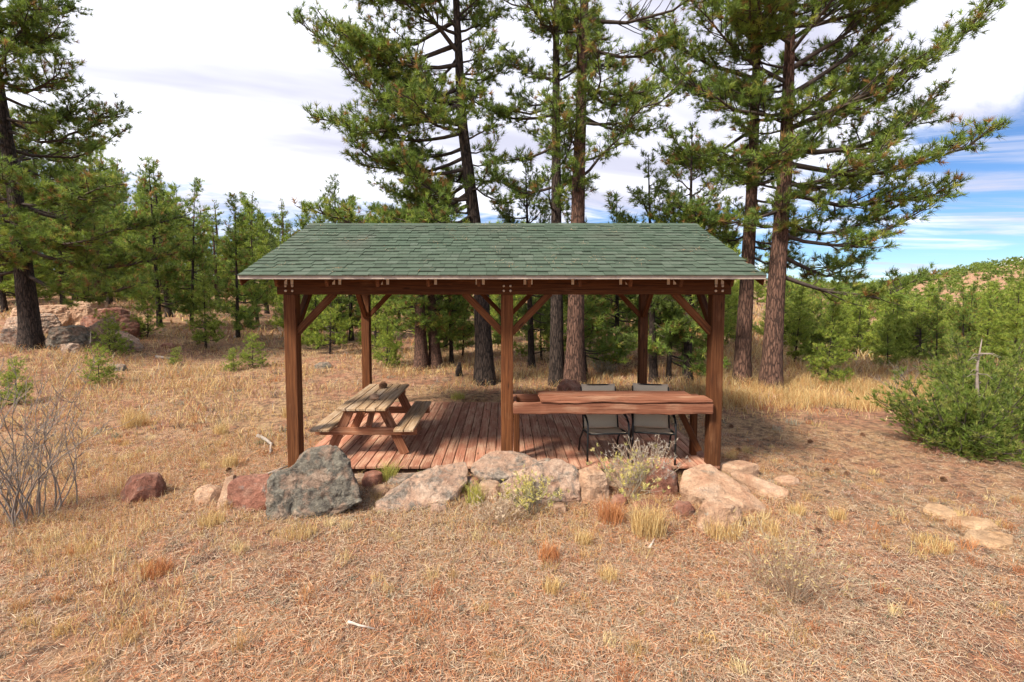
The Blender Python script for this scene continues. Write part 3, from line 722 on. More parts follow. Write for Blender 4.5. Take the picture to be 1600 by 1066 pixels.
def pine(seed, H, r0, limbs=None, lean=None, base=.3, rad=2.2, nl=32, shape='old', nn=24, nl_len=.165, nw=.0155, tuft=1.0, pal='pine', bark='bark_dark', split=False, nseg=14, bias=None, elev=(.0, .5), bare=0):
    rng = np.random.RandomState(seed); rr = random.Random(seed)
    lean = lean or [(0, 0, 0), (H, rr.uniform(-.02, .02) * H, rr.uniform(-.02, .02) * H)]
    def axis(z):
        for (z0, x0, y0), (z1, x1, y1) in zip(lean, lean[1:]):
            if z <= z1: f = (z - z0) / (z1 - z0); return Vector((x0 + (x1 - x0) * f, y0 + (y1 - y0) * f, z))
        return Vector((lean[-1][1], lean[-1][2], z))
    def tr(z): return r0 * (1 - .93 * (z / H) ** .85) + r0 * .35 * math.exp(-z / (.9 * r0 + .1))
    # trunk
    tv = []; tf = []; nz_ = 30 if split else 12; ns = nseg
    for i in range(nz_ + 1):
        z = H * (i / nz_) ** 1.25 - (.15 if i == 0 else 0); p = axis(max(z, 0))
        for j in range(ns):
            a = 2 * math.pi * j / ns
            k = tr(max(z, 0)) * (1 + .09 * mnoise.noise(Vector((math.cos(a) * 2.2, math.sin(a) * 2.2, z * 1.4 + seed))))
            tv.append((p.x + math.cos(a) * k, p.y + math.sin(a) * k, z))
    for i in range(nz_):
        for j in range(ns): tf.append((i * ns + j, i * ns + (j + 1) % ns, (i + 1) * ns + (j + 1) % ns, (i + 1) * ns + j))
    L_ = list(limbs or [])
    zb = base * H
    for k in range(nl):
        q = (k + rr.random()) / nl; z = zb + (H * .985 - zb) * q
        if shape == 'old': pr = (.62 + .38 * math.sin(math.pi * min(1, q * 1.15))) * (1 - q ** 3.5) + .08
        else: pr = (1 - q) ** .85 * (.85 + .3 * rr.random()) + .06
        az = rr.uniform(0, 2 * math.pi)
        ln = rad * pr * rr.uniform(.7, 1.15)
        if bias: ln *= 1 + bias[1] * math.cos(az - bias[0])
        L_.append((z, az, max(ln, .25), rr.uniform(*elev) + (.5 * q if shape == 'old' else .25 * q)))
    limb_meshes = []; TP = []; TD = []; allw = Tubes()
    for (z, az, ln, el) in L_:
        wt_ = Tubes() if split else allw
        d0 = Vector((math.cos(az) * math.cos(el), math.sin(az) * math.cos(el), math.sin(el)))
        o = axis(z); pts = []; k = 7; bend = rr.uniform(-.1, .25); wob = rr.uniform(-.25, .25); sidev = Vector((-math.sin(az), math.cos(az), 0))
        for i in range(k):
            s = i / (k - 1)
            pts.append(o + d0 * ln * s + Vector((0, 0, 1)) * ln * (-.22 * math.sin(math.pi * s * .8) * (1 if el < .5 else .3) + bend * s * s) + sidev * ln * wob * s * s + Vector((rr.gauss(0, 1), rr.gauss(0, 1), rr.gauss(0, 1))) * .025 * ln * s)
        rl = min(.012 + .0125 * ln, tr(z) * .6)
        wt_.add(pts, [rl * (1 - .85 * i / (k - 1)) + .003 for i in range(k)], 6 if split else 4, False)
        ns_ = max(3, int(ln * 5.5 * tuft))
        bare_l = rr.random() < bare
        for b_i in range(ns_):
            s = .22 + .78 * (b_i + rr.random()) / ns_; f = s * (k - 1); i = min(int(f), k - 2); p = pts[i].lerp(pts[i + 1], f - i)
            tg = (pts[i + 1] - pts[i]).normalized(); sg = 1 if b_i % 2 else -1
            lat = tg.cross(Vector((0, 0, 1))).normalized() * sg
            sl = (.18 + .42 * ln * (1.05 - s) ** .8 * .8) * rr.uniform(.6, 1.15); sl = min(sl, 1.3)
            dd = (tg * rr.uniform(.4, 1.0) + lat * rr.uniform(.4, 1.0) + Vector((0, 0, rr.uniform(-.25, .5)))).normalized()
            e1 = p + dd * sl * .5 + Vector((0, 0, rr.uniform(-.05, .05) * sl)); e2 = p + dd * sl + Vector((0, 0, rr.uniform(-.02, .22) * sl))
            wt_.add([p, e1, e2], [rl * .32 * (1 - s * .5) + .002, rl * .2 + .002, .003], 4 if split else 3, False)
            if bare_l: continue
            nt_ = max(2, int(sl * 8.5 * tuft))
            for t_ in range(nt_):
                f2 = .45 + .55 * (t_ + rr.random()) / nt_
                c_ = p.lerp(e1, f2 * 2) if f2 < .5 else e1.lerp(e2, f2 * 2 - 1)
                off = Vector((rr.gauss(0, 1), rr.gauss(0, 1), rr.gauss(.2, .8))) * (.095 if split else .12)
                dv = (dd * .35 + off.normalized() * .8 + Vector((0, 0, .45))).normalized()
                tp = c_ + off
                if split and rr.random() < .5: wt_.add([c_, tp], [.004, .003], 3, False)
                TP.append(tuple(tp)); TD.append(tuple(dv))
        if split: limb_meshes.append((wt_, ))
    pa = np.array(PAL[pal]); TP = np.array(TP); TD = np.array(TD)
    basec = pa[rng.randint(0, len(pa), len(TP))] * rng.uniform(.95, 1.5, (len(TP), 1)) * np.array([1.04, 1.0, .9])
    V_, c_ = needles(TP, TD, nn, nl_len, nw, basec, rng, (.1, 1.25))
    return dict(trunk=pymesh('trunk', tv, tf), limbs=[w[0].mesh('branch') for w in limb_meshes], branches=None if split else allw.mesh('branches'), crown=soup('crown', V_, 3, c_), bark=bark)
def plant_pine(name, d, loc, label, cat='tree', group=None, rz=0.0, sc=1.0):
    t = tag(empty(name, loc, rz), label, cat, group); t.scale = (sc, sc, sc)
    link('trunk', d['trunk'], M[d['bark']], t)
    for lm in d['limbs']: link('branch', lm, M['twig'], t)
    if d['branches']: tag(link('branches', d['branches'], M['twig'], t), kind='stuff')
    link('crown', d['crown'], M['needles'], t)
    return t
PI = math.pi
# hero pines
h = pine(11, 15.5, .28, [(2.3, -.15, 3.6, .05), (3.1, .1, 4.0, .1), (3.7, -.5, 3.6, .1), (4.4, .35, 4.2, .1), (5.1, -.3, 4.2, .15), (6.6, -.1, 3.4, .15), (7.6, .2, 3.2, .1), (8.1, -.3, 3.5, .05), (9.0, .1, 2.4, .4), (9.9, .3, 2.2, .5)],
         [(0, 0, 0), (5, -.25, 0), (10, -.75, 0), (15.5, -.9, 0)], .15, 3.4, 62, bark='bark_dark', split=True, tuft=1.65)
plant_pine('ponderosa_pine', h, (-14.6, 14.9, gz(-14.6, 14.9)), 'tall dark-barked pine beside the hillside rock pile', group='tall pines around the shelter')
h = pine(12, 14.5, .25, [(4.2, PI + .6, 3.0, .0), (4.3, PI - .6, 3.0, .1), (4.4, PI - .1, 3.4, .05), (4.7, PI + .35, 3.9, .1), (5.0, PI - .45, 3.6, .1), (5.6, PI + .1, 3.3, .3), (5.9, PI - .3, 3.0, .2), (6.5, PI, 3.0, .25), (7.2, PI + .15, 3.9, .12), (7.4, PI - .35, 3.2, .2), (8.2, PI + .3, 3.4, .3), (8.7, PI, 4.0, .12), (9.3, PI - .3, 3.8, .15), (9.9, PI + .2, 3.6, .2), (5.2, -.3, 1.3, -.2), (7.9, .2, 1.4, .3), (9.0, .4, 1.5, .5)],
         [(0, 0, 0), (3, -.12, 0), (6.8, -.58, 0), (10, -.72, 0), (14.5, -.8, 0)], .30, 2.3, 58, bark='bark_dark', split=True, bias=(PI, .45), tuft=1.6)
plant_pine('ponderosa_pine', h, (-.54, 12.75, gz(-.54, 12.75)), 'large pine with heavy boughs behind the shelter, left of the twin trunks', group='tall pines around the shelter')
h = pine(13, 15, .20, None, [(0, 0, 0), (5, -.05, 0), (15, -.12, 0)], .30, 2.0, 50, bark='bark_dark', split=True, bias=(PI, .3), tuft=1.35, bare=.15)
plant_pine('ponderosa_pine', h, (1.36, 12.75, gz(1.36, 12.75)), 'slimmer darker trunk of the twin pines behind the middle post', group='tall pines around the shelter')
h = pine(14, 15.5, .26, [(5.3, .1, 2.6, .85), (4.1, 0.05, 2.6, .1), (6.9, .2, 2.4, .2), (7.6, -.1, 2.8, .25), (8.6, .1, 3.0, .2), (9.3, -.2, 3.2, .25)], [(0, 0, 0), (5, .06, 0), (15.5, .3, 0)], .32, 2.2, 50, bark='bark_red', split=True, bias=(0, .3), tuft=1.35, bare=.15)
plant_pine('ponderosa_pine', h, (1.80, 12.6, gz(1.8, 12.6)), 'thicker reddish trunk of the twin pines behind the middle post', group='tall pines around the shelter')
h = pine(15, 14.5, .215, None, [(0, 0, 0), (5, .12, 0), (14.5, .2, 0)], .22, 2.6, 52, bark='bark_red', split=True, tuft=1.7, bias=(PI, .3))
plant_pine('ponderosa_pine', h, (6.17, 12.6, gz(6.17, 12.6)), 'slim reddish pine just behind the largest pine beside the shelter', group='tall pines around the shelter')
h = pine(16, 15.5, .25, [(2.9, -.15, 3.5, .14), (3.4, .25, 3.4, .12), (3.9, -.3, 3.4, .18), (4.2, .1, 3.4, .2), (4.5, PI + .2, 2.6, .2), (4.9, -.1, 4.0, .28), (5.2, .3, 3.9, .3), (5.6, -.2, 4.4, .34), (6.0, .05, 5.0, .42), (6.4, -.35, 4.8, .5), (6.7, .3, 4.8, .55), (7.2, 0, 4.4, .65), (7.8, -.2, 4.2, .7), (5.9, PI - .2, 3.0, .3), (6.8, PI + .2, 3.0, .4), (7.5, PI, 3.0, .5), (8.6, PI - .3, 3.0, .6), (8.5, .2, 3.8, .7)],
         [(0, 0, 0), (2.5, .05, 0), (5.5, .18, 0), (9, .18, 0), (15.5, .25, 0)], .26, 2.5, 46, bark='bark_red', split=True, bias=(0, .3), tuft=1.4, elev=(.1, .55))
plant_pine('ponderosa_pine', h, (6.64, 12.05, gz(6.64, 12.05)), 'largest reddish pine with long boughs sweeping out beside the shelter', group='tall pines around the shelter')

# mid-distance and forest variants
VAR = {
 'tallA': pine(31, 10.5, .2, None, None, .17, 2.1, 44, nn=19, nl_len=.21, nw=.024, tuft=1.25, nseg=9),
 'tallB': pine(32, 9.0, .19, None, None, .18, 2.0, 40, nn=19, nl_len=.21, nw=.024, tuft=1.25, nseg=9, pal='dusky'),
 'tallC': pine(33, 11.5, .36, None, None, .17, 2.4, 46, nn=19, nl_len=.21, nw=.024, tuft=1.25, nseg=9, bark='bark_red'),
 'coneA': pine(34, 7.0, .10, None, None, .10, 1.75, 48, shape='cone', nn=12, nl_len=.26, nw=.034, tuft=1.3, pal='young', nseg=8),
 'coneB': pine(35, 5.0, .075, None, None, .10, 1.4, 40, shape='cone', nn=13, nl_len=.2, nw=.024, tuft=1.5, pal='young', nseg=8),
 'coneC': pine(36, 8.0, .12, None, None, .12, 1.65, 48, shape='cone', nn=12, nl_len=.26, nw=.034, tuft=1.3, nseg=8),
 'bush': pine(37, 1.6, .03, None, None, .05, .75, 34, shape='cone', nn=18, nl_len=.13, nw=.013, tuft=1.7, pal='young', nseg=6),
 'pinyon': pine(38, 4.2, .12, None, None, .08, 2.1, 52, shape='old', nn=14, nl_len=.18, nw=.028, tuft=1.4, pal='juniper', nseg=8),
}
first = {}
def put(var, x, y, label, group, sc=1.0, rz=None, name=None):
    rz = (x * 7.3 + y * 3.1) % 6.28 if rz is None else rz
    nm = name or ('young_pine' if var.startswith('cone') else 'shrub_pine' if var == 'bush' else 'pinyon_tree' if var == 'pinyon' else 'pine_tree')
    cat = 'shrub' if var == 'bush' else 'tree'
    loc = (x, y, gz(x, y) - .03)
    if var not in first:
        o = plant_pine(nm, VAR[var], loc, label, cat, group, rz, sc); first[var] = o
    else:
        o = copy_tree(first[var]); o.name = nm; o.location = loc; o.rotation_euler = (.05 * math.sin(x * 5), .05 * math.cos(y * 7), rz); k_ = 1 + .18 * math.sin(x * 3 + y); o.scale = (sc * k_, sc * k_, sc)
        tag(o, label, cat, group)
    return o
IND = [  # individually recognisable trees
 ('tallC', -19.85, 23.65, .72, 'reddish-trunked pine upslope of the hillside rocks'),
 ('coneC', -14.2, 19.9, .85, 'slender pine nearest the hillside rock pile'),
 ('coneC', -13.6, 21.0, .8, 'slender pine second from the hillside rock pile'),
 ('coneB', -10.66, 17.2, .52, 'small bright green young pine standing alone in the meadow'),
 ('coneC', -10.82, 19.57, .72, 'straight slim pine behind the small meadow sapling'),
 ('tallB', -13.36, 27.2, .62, 'dark slim pine seen just outside the roof corner'),
 ('bush', -7.64, 14.56, .58, 'low green shrubby pine in the meadow near the shelter'),
 ('bush', -8.05, 14.3, .38, 'smallest tuft beside the low shrubby pine in the meadow'),
 ('bush', -10.4, 12.3, .52, 'crooked little green sapling below the hillside rocks'),
 ('bush', -12.2, 14.9, .75, 'thin green sapling in front of the sloping grey slab'),
 ('bush', -13.0, 17.6, .95, 'bushy green sapling behind the hillside rock pile'),
 ('bush', -10.04, 14.7, .3, 'tiny green seedling in the open meadow'),
 ('bush', -10.6, 10.4, .55, 'small green sapling behind the bare grey shrub'),
 ('tallB', -6.83, 19.56, .75, 'thicker dark pine framed between the end posts of the shelter'),
 ('coneC', -6.5, 20.4, .75, 'thin pine just behind the thicker dark pine'),
 ('coneC', -8.23, 20.0, .65, 'thin pine seen beside the front brace of the shelter'),
 ('tallC', -2.55, 14.6, .56, 'stout dark double-trunked pine behind the deck'),
 ('tallC', -2.15, 14.8, .50, 'second stem of the stout double-trunked pine'),
 ('coneB', -3.71, 15.1, .42, 'small young pine growing left of the stout double trunk'),
 ('bush', -3.6, 14.9, .6, 'low green shrub at the foot of the small young pine'),
 ('coneC', -1.71, 15.3, .7, 'slim pine between the double trunk and the heavy-boughed pine'),
 ('tallB', .79, 14.6, .72, 'slim dark pine with a pale scarred base beyond the deck'),
 ('tallB', 3.97, 12.9, .66, 'dark-barked pine behind the rear post of the shelter'),
 ('coneC', 4.26, 12.6, .6, 'very thin pine stem beside the rear post'),
 ('tallA', 4.70, 12.45, .64, 'straight brown pine trunk framed in the shelter bay over the chairs'),
 ('coneC', 2.23, 13.5, .6, 'thin dark pine right of the twin trunks'),
 ('coneB', 8.27, 12.4, .42, 'bright green young pine beyond the golden grass'),
 ('coneC', 3.61, 15.6, .7, 'slim pine in the middle of the bay over the counter'),
]
for v_, x, y, s_, lb in IND: put(v_, x, y, lb, None, s_)
rf = random.Random(77); placed = [(q[1], q[2]) for q in IND]
VH = {'tallA': 10.5, 'tallB': 9.0, 'tallC': 11.5, 'coneA': 7.0, 'pinyon': 4.2, 'coneC': 8.0, 'coneB': 5.0}
KINDW = {'tallA': 'tall green pines', 'tallB': 'tall dusky pines', 'tallC': 'tall red-trunked pines', 'coneA': 'bright conical pines', 'coneB': 'small bright pines', 'coneC': 'dark conical pines', 'pinyon': 'rounded bushy pinyons'}
ORD = ['leftmost', 'second', 'third', 'fourth', 'fifth', 'sixth', 'seventh', 'eighth', 'ninth', 'tenth', 'eleventh', 'twelfth', 'thirteenth', 'fourteenth', 'fifteenth', 'sixteenth', 'seventeenth', 'eighteenth']
def scatter(n, ulo, uhi, ylo, yhi, variants, where, group, mind, slo, shi, pw=1.0, shared=None, topz=None):
    k = 0; tries = 0; rec = []
    while k < n and tries < 4000:
        tries += 1
        y = ylo + (yhi - ylo) * rf.random() ** pw; x = rf.uniform(ulo, uhi) * y
        md = mind * (1 + y / 60)
        if any((x - a) ** 2 + (y - b_) ** 2 < md * md for a, b_ in placed): continue
        placed.append((x, y)); v_ = rf.choice(variants); sc_ = rf.uniform(slo, shi) if topz is None else max(.3, (topz(x, y) - gz(x, y)) / VH[v_]); rec.append((x / y, y, v_, put(v_, x, y, shared or '', group, sc_))); k += 1
    if shared: return
    for v_ in set(variants):
        for deep in (0, 1):
            q = sorted((r_ for r_ in rec if r_[2] == v_ and (r_[1] > (ylo + yhi) / 2) == bool(deep)), key=lambda r_: r_[0])
            for i, r_ in enumerate(q):
                o_ = ORD[i] if i < len(ORD) else 'number %d' % (i + 1)
                r_[3]['label'] = '%s %s of the %s %s %s' % (o_, 'from left' if i else '', KINDW[v_], 'deeper in' if deep else 'fronting', where)
                r_[3]['label'] = ' '.join(r_[3]['label'].split())
scatter(76, -1.2, -.38, 22, 50, ['tallA', 'tallB', 'coneC', 'coneA', 'tallC', 'coneA'], 'the hillside forest', 'pines in the hillside forest', 1.45, .78, 1.05, 1.2, None, lambda x, y: 2.65 + y * rf.uniform(.08, .155) * (1 + 1.0 * min(1, max(0, -x / y - .4) / .5)))
scatter(66, -.42, .02, 20, 50, ['tallB', 'coneC', 'tallA', 'coneA', 'tallC', 'coneA', 'coneC'], 'forest past the table', 'pines behind the table bay', 1.4, .6, .95, 1.2, None, lambda x, y: 2.65 + y * rf.uniform(.03, .13))
scatter(68, .02, .47, 17.5, 46, ['tallB', 'coneC', 'tallA', 'coneA', 'tallC', 'coneA', 'coneC'], 'forest past the counter', 'pines behind the counter bay', 1.4, .6, .95, 1.2, None, lambda x, y: 2.65 + y * rf.uniform(.03, .13))
scatter(14, -.40, .0, 16.5, 21, ['coneA', 'coneB', 'coneC'], 'edge past the table', 'young pines at the forest edge', 1.1, .5, .7, 1.0, None, lambda x, y: 2.65 + y * rf.uniform(-.02, .05))
scatter(16, .06, .47, 15.5, 21, ['coneA', 'coneB', 'coneC'], 'edge past the counter', 'young pines at the forest edge', 1.1, .5, .7, 1.0, None, lambda x, y: 2.65 + y * rf.uniform(-.02, .05))
scatter(66, .56, 1.15, 14.5, 40, ['coneA', 'pinyon', 'coneA', 'coneC', 'coneA', 'coneB'], 'the valley thicket', 'trees in the valley thicket', 1.25, .8, 1.1, 1.0, None, lambda x, y: rf.uniform(1.4, 2.9))
scatter(60, -1.2, .55, 52, 95, ['tallA', 'tallC', 'coneC', 'tallB'], '', 'pines at the back of the forest', 2.4, .85, 1.2, 1.0, 'far pine at the back of the forest', lambda x, y: 2.65 + y * rf.uniform(.04, .11))
scatter(46, .5, 1.25, 42, 100, ['pinyon', 'coneA', 'pinyon', 'coneC'], '', 'trees on the lower distant hill', 2.4, .45, .75, 1.0, 'far tree on the lower slope of the distant hill')

# far hillside shrubs: one mass
rng = np.random.RandomState(9); TP = []; TD = []
for k in range(420):
    y = rng.uniform(95, 260); u = rng.uniform(.55, 1.25); x = u * y; r_ = rng.uniform(.8, 2.0)
    z = gz(x, y)
    for j in range(34):
        d = rng.normal(size=3); d /= np.linalg.norm(d); TP.append((x + d[0] * r_, y + d[1] * r_, z + r_ * .8 + d[2] * r_ * .9)); TD.append(d)
TP = np.array(TP); TD = np.array(TD); pa = np.array(PAL['juniper'])
V_, c_ = needles(TP, TD, 5, .7, .28, pa[rng.randint(0, 3, len(TP))], rng)
tag(link('far_shrubbery', soup('far_shrubbery', V_, 3, c_), M['needles']), 'dark green shrubs dotting the far tan hillside', 'shrubs', kind='stuff')

# ------------------------------------------------------------------ juniper bush
def bush_mesh(seed, stems, height, width, tn, nn, nl_len, nw, pal, droop=.1):
    rng = np.random.RandomState(seed); rr = random.Random(seed); w = Tubes(); TP = []; TD = []
    for k in range(stems):
        az = rr.uniform(0, 2 * PI); el = rr.uniform(.12, 1.35); ln = (height * math.sin(el) + width * math.cos(el)) * rr.uniform(.45, 1.2)
        d = Vector((math.cos(az) * math.cos(el), math.sin(az) * math.cos(el), math.sin(el))); o = Vector((math.cos(az), math.sin(az), 0)) * .08
        p1 = o + d * ln * .5 + Vector((0, 0, -droop * ln * .3)); p2 = o + d * ln + Vector((0, 0, droop * ln * rr.uniform(0, 1)))
        w.add([o, p1, p2], [.016 + .01 * ln, .011, .004], 5, False)
        for j in range(int(tn * ln)):
            s = rr.uniform(.3, 1.0); c_ = o.lerp(p1, s * 2) if s < .5 else p1.lerp(p2, s * 2 - 1)
            off = Vector((rr.gauss(0, 1), rr.gauss(0, 1), rr.gauss(.1, .9))) * .16 * (1.15 - s * .6)
            if c_.z + off.z < .04: continue
            TP.append(tuple(c_ + off)); TD.append(tuple((d * .6 + off.normalized() * .8 + Vector((0, 0, .5))).normalized()))
            if rr.random() < .2: w.add([c_, c_ + off], [.005, .003], 3, False)
    pa = np.array(PAL[pal]); V_, c_ = needles(np.array(TP), np.array(TD), nn, nl_len, nw, pa[rng.randint(0, len(pa), len(TP))], rng, (.1, .9))
    return w.mesh('stem'), soup('foliage', V_, 3, c_)
def juniper(x, y, seed, stems, hgt, wid, tn, label, rz=0):
    t = tag(empty('juniper_bush', (x, y, gz(x, y)), rz), label, 'bush')
    a, b_ = bush_mesh(seed, stems, hgt, wid, tn, 14, .085, .012, 'juniper')
    link('stem', a, M['twig'], t); link('foliage', b_, M['needles'], t)
juniper(7.25, 7.6, 1, 50, .9, .85, 66, 'sprawling dark green juniper bush at the edge of the bare soil')
juniper(9.0, 8.7, 2, 44, .9, .85, 60, 'taller juniper bush behind the sprawling one')
juniper(10.6, 10.7, 3, 46, 1.1, .9, 60, 'upright juniper bush at the end of the golden grass')
# dead grey stem standing in the juniper
ds = tag(empty('dead_sapling', (7.55, 7.7, gz(7.55, 7.7))), 'bare grey dead sapling stem rising out of the juniper bush', 'dead sapling')
tb = Tubes(); tb.add([(0, 0, 0), (.02, 0, .7), (.0, .02, 1.3), (.03, 0, 1.75)], [.035, .028, .018, .006], 7)
link('trunk', tb.mesh('trunk'), M['bare_twig'], ds)
tb = Tubes(); rr = random.Random(4)
for k in range(16):
    z = rr.uniform(.5, 1.6); a = rr.uniform(0, 2 * PI); l_ = rr.uniform(.1, .3)
    tb.add([(0, 0, z), (math.cos(a) * l_ * .6, math.sin(a) * l_ * .6, z + .02), (math.cos(a) * l_, math.sin(a) * l_, z - .03)], [.008, .006, .002], 4, False)
tag(link('twigs', tb.mesh('twigs'), M['bare_twig'], ds), kind='stuff')

# ------------------------------------------------------------------ bare shrub
def bare_shrub(x, y, seed, n, H, label, spread=.5):
    t = tag(empty('bare_shrub', (x, y, gz(x, y))), label, 'shrub'); rr = random.Random(seed)
    tw = Tubes()
    for k in range(n):
        st = Tubes(); a = rr.uniform(0, 2 * PI); tiltv = rr.uniform(.05, spread); ln = H * rr.uniform(.45, 1.0)
        p = Vector((rr.uniform(-.25, .25), rr.uniform(-.2, .2), -.05)); d = Vector((math.cos(a) * tiltv, math.sin(a) * tiltv, 1)).normalized(); pts = [p.copy()]
        for i in range(8):
            d = (d + Vector((rr.gauss(0, .16), rr.gauss(0, .16), .03))).normalized(); p = p + d * ln / 8; pts.append(p.copy())
            if i > 1:
                for _ in range(2):
                    dd = (d + Vector((rr.gauss(0, .7), rr.gauss(0, .7), rr.uniform(0, .5)))).normalized(); l2 = rr.uniform(.08, .35)
                    q = p + dd * l2 * .5 + Vector((rr.gauss(0, .02), rr.gauss(0, .02), 0)); q2 = q + (dd + Vector((0, 0, .3))).normalized() * l2 * .5
                    tw.add([p, q, q2], [.004, .003, .0015], 3, False)
                    if rr.random() < .5: tw.add([q, q + Vector((rr.gauss(0, .08), rr.gauss(0, .08), .06))], [.0025, .001], 3, False)
        r0 = rr.uniform(.006, .012); st.add(pts, [r0 * (1 - .8 * i / 8) for i in range(9)], 5, False)
        link('stem', st.mesh('stem'), M['bare_twig'], t)
    tag(link('twigs', tw.mesh('twigs'), M['bare_twig'], t), kind='stuff')
bare_shrub(-5.5, 5.3, 3, 30, 1.9, 'leafless grey shrub with tangled stems in the dry grass', .22)
bare_shrub(-5.3, 5.6, 8, 4, 2.2, 'few tall bare stems just behind the tangled leafless shrub', .12)
bare_shrub(9.3, 11.2, 5, 7, .9, 'small bare reddish shrub in the golden grass by the young pine', .5)

# ------------------------------------------------------------------ fallen sticks, stumps
def stick(pts, rad, label, mat='greywood'):
    c0 = Vector(pts[0]); c0.z = gz(c0.x, c0.y); tb = Tubes()
    P_ = [Vector((p[0] - c0.x, p[1] - c0.y, gz(p[0], p[1]) + p[2] - c0.z)) for p in pts]
    tb.add(P_, [rad * (1 - .5 * i / (len(pts) - 1)) for i in range(len(pts))], 7)
    o = link('fallen_stick', tb.mesh('fallen_stick'), M[mat], None, c0); tag(o, label, 'stick')
stick([(-1.22, 3.62, .03), (-1.12, 3.58, .035), (-1.0, 3.56, .03)], .012, 'short pale stick on the needle-covered foreground')
stick([(-4.3, 8.3, .03), (-4.05, 8.05, .06), (-3.85, 7.85, .05), (-3.7, 7.5, .02)], .035, 'weathered grey branch on the ground beside the shelter')
stick([(-3.35, 6.5, .03), (-3.1, 6.95, .06)], .018, 'straight pale stick by the foot of the corner post')
stick([(1.45, 4.75, .02), (1.55, 4.9, .03)], .015, 'small grey chip of wood among the dry grass tufts')
stick([(-11.0, 15.2, .03), (-10.5, 15.1, .05)], .05, 'dark log lying in the meadow below the rock pile')
for x, y, hh, lb in ((-1.32, 13.6, .38, 'charred jagged stump in the needles behind the deck'), (-11.6, 19.2, .42, 'grey cut stump beside the bushy sapling')):
    t = tag(empty('tree_stump', (x, y, gz(x, y))), lb, 'stump'); tb = Tubes()
    tb.add([(0, 0, -.1), (0, 0, hh * .5), (.03, 0, hh)], [.12, .09, .03 if 'jag' in lb else .085], 9); link('stem', tb.mesh('stem'), M['bark_dark'], t)

# ------------------------------------------------------------------ grass and litter
def blades(P_, H_, lean, w, cols, rng, bend=.45):
    """bent blades, quad + triangle as two triangles pairs -> 3 triangles each"""
    n = len(P_); az = rng.uniform(0, 2 * PI, n); d = np.stack([np.cos(az), np.sin(az), np.zeros(n)], 1); sv = np.stack([-np.sin(az), np.cos(az), np.zeros(n)], 1)
    rot = rng.uniform(0, 2 * PI, n); sv = np.stack([np.cos(rot), np.sin(rot), np.zeros(n)], 1) * (w / 2)[:, None]
    h_ = H_[:, None]; ln = (lean * H_)[:, None]; up = np.array([0, 0, 1.0])
    mid = P_ + up * h_ * .6 + d * ln * .35; tip = P_ + up * h_ * (1 - bend * np.clip(lean, 0, 1.4)[:, None] * .5) + d * ln
    a, b_, c1, c2 = P_ - sv, P_ + sv, mid - sv * .7, mid + sv * .7
    V_ = np.stack([a, b_, c2, a, c2, c1, c1, c2, tip], 1).reshape(-1, 3)
    return V_, np.repeat(cols, 9, 0)
STRAW = np.array([(.55, .38, .16), (.62, .46, .21), (.47, .30, .12), (.66, .53, .28), (.50, .31, .13)])
RUST = np.array([(.46, .20, .08), (.40, .16, .07), (.52, .26, .11)])
SAGE = np.array([(.27, .27, .19), (.34, .33, .25), (.22, .24, .15), (.40, .36, .29)])
GREY = np.array([(.45, .34, .24), (.57, .46, .33), (.38, .28, .20)])
NEED = np.array([(.47, .205, .095), (.52, .27, .14), (.39, .155, .075), (.57, .38, .24)])
PINK = np.array([(.47, .27, .20), (.53, .35, .27), (.38, .20, .145)])
LIME = np.array([(.40, .38, .09), (.50, .44, .12), (.30, .32, .08)])
def off_deck(x, y): return ~((x > -3.0) & (x < 2.95) & (y > 6.55) & (y < 10.2))
def patch(x, y, f, ph): return .5 + .25 * np.sin(x * f + ph + 1.7 * np.sin(y * f * .7 + ph)) + .25 * np.sin(y * f * 1.3 - ph * 2 + 1.3 * np.sin(x * f * .9))
rng = np.random.RandomState(21)
def region(n, ylo, yhi, pw=1.0, umax=1.2):
    y = ylo + (yhi - ylo) * rng.rand(n) ** pw; x = rng.uniform(-umax, umax, n) * y
    k = off_deck(x, y); return x[k], y[k]
# needle and twig litter on the near ground
x, y = region(330000, 2.0, 8.5, .85, 1.18)
keep = rng.rand(len(x)) < np.clip(1.5 * patch(x, y, .8, 2.6) * .7 + patch(x, y, 2.9, .3) * .6, .22, 1) * (1 - .72 * sst(2.9, 4.2, x) * sst(4.4, 5.8, y)); x, y = x[keep], y[keep]
n = len(x); z = ground_z(x, y) + rng.uniform(.002, .03, n)
az = rng.uniform(0, 2 * PI, n); ln = rng.uniform(.03, .12, n); tl = rng.uniform(-.15, .35, n)
d = np.stack([np.cos(az), np.sin(az), tl], 1) * ln[:, None]; P_ = np.stack([x, y, z], 1); sv = np.stack([-np.sin(az), np.cos(az), rng.uniform(-.5, .5, n)], 1) * .0022
kk = rng.rand(n); pt = patch(x, y, .9, .4); mixn = kk < (.22 + .5 * pt)
cols = np.where(mixn[:, None], NEED[rng.randint(0, 4, n)], GREY[rng.randint(0, 3, n)]) * rng.uniform(.7, 1.25, (n, 1))
V_ = np.stack([P_ - sv, P_ + sv, P_ + d], 1).reshape(-1, 3)
tag(link('needle_litter', soup('needle_litter', V_, 3, np.repeat(cols, 3, 0)), M['grass']), 'orange pine needles and grey twigs littering the near ground', 'needle litter', kind='stuff')
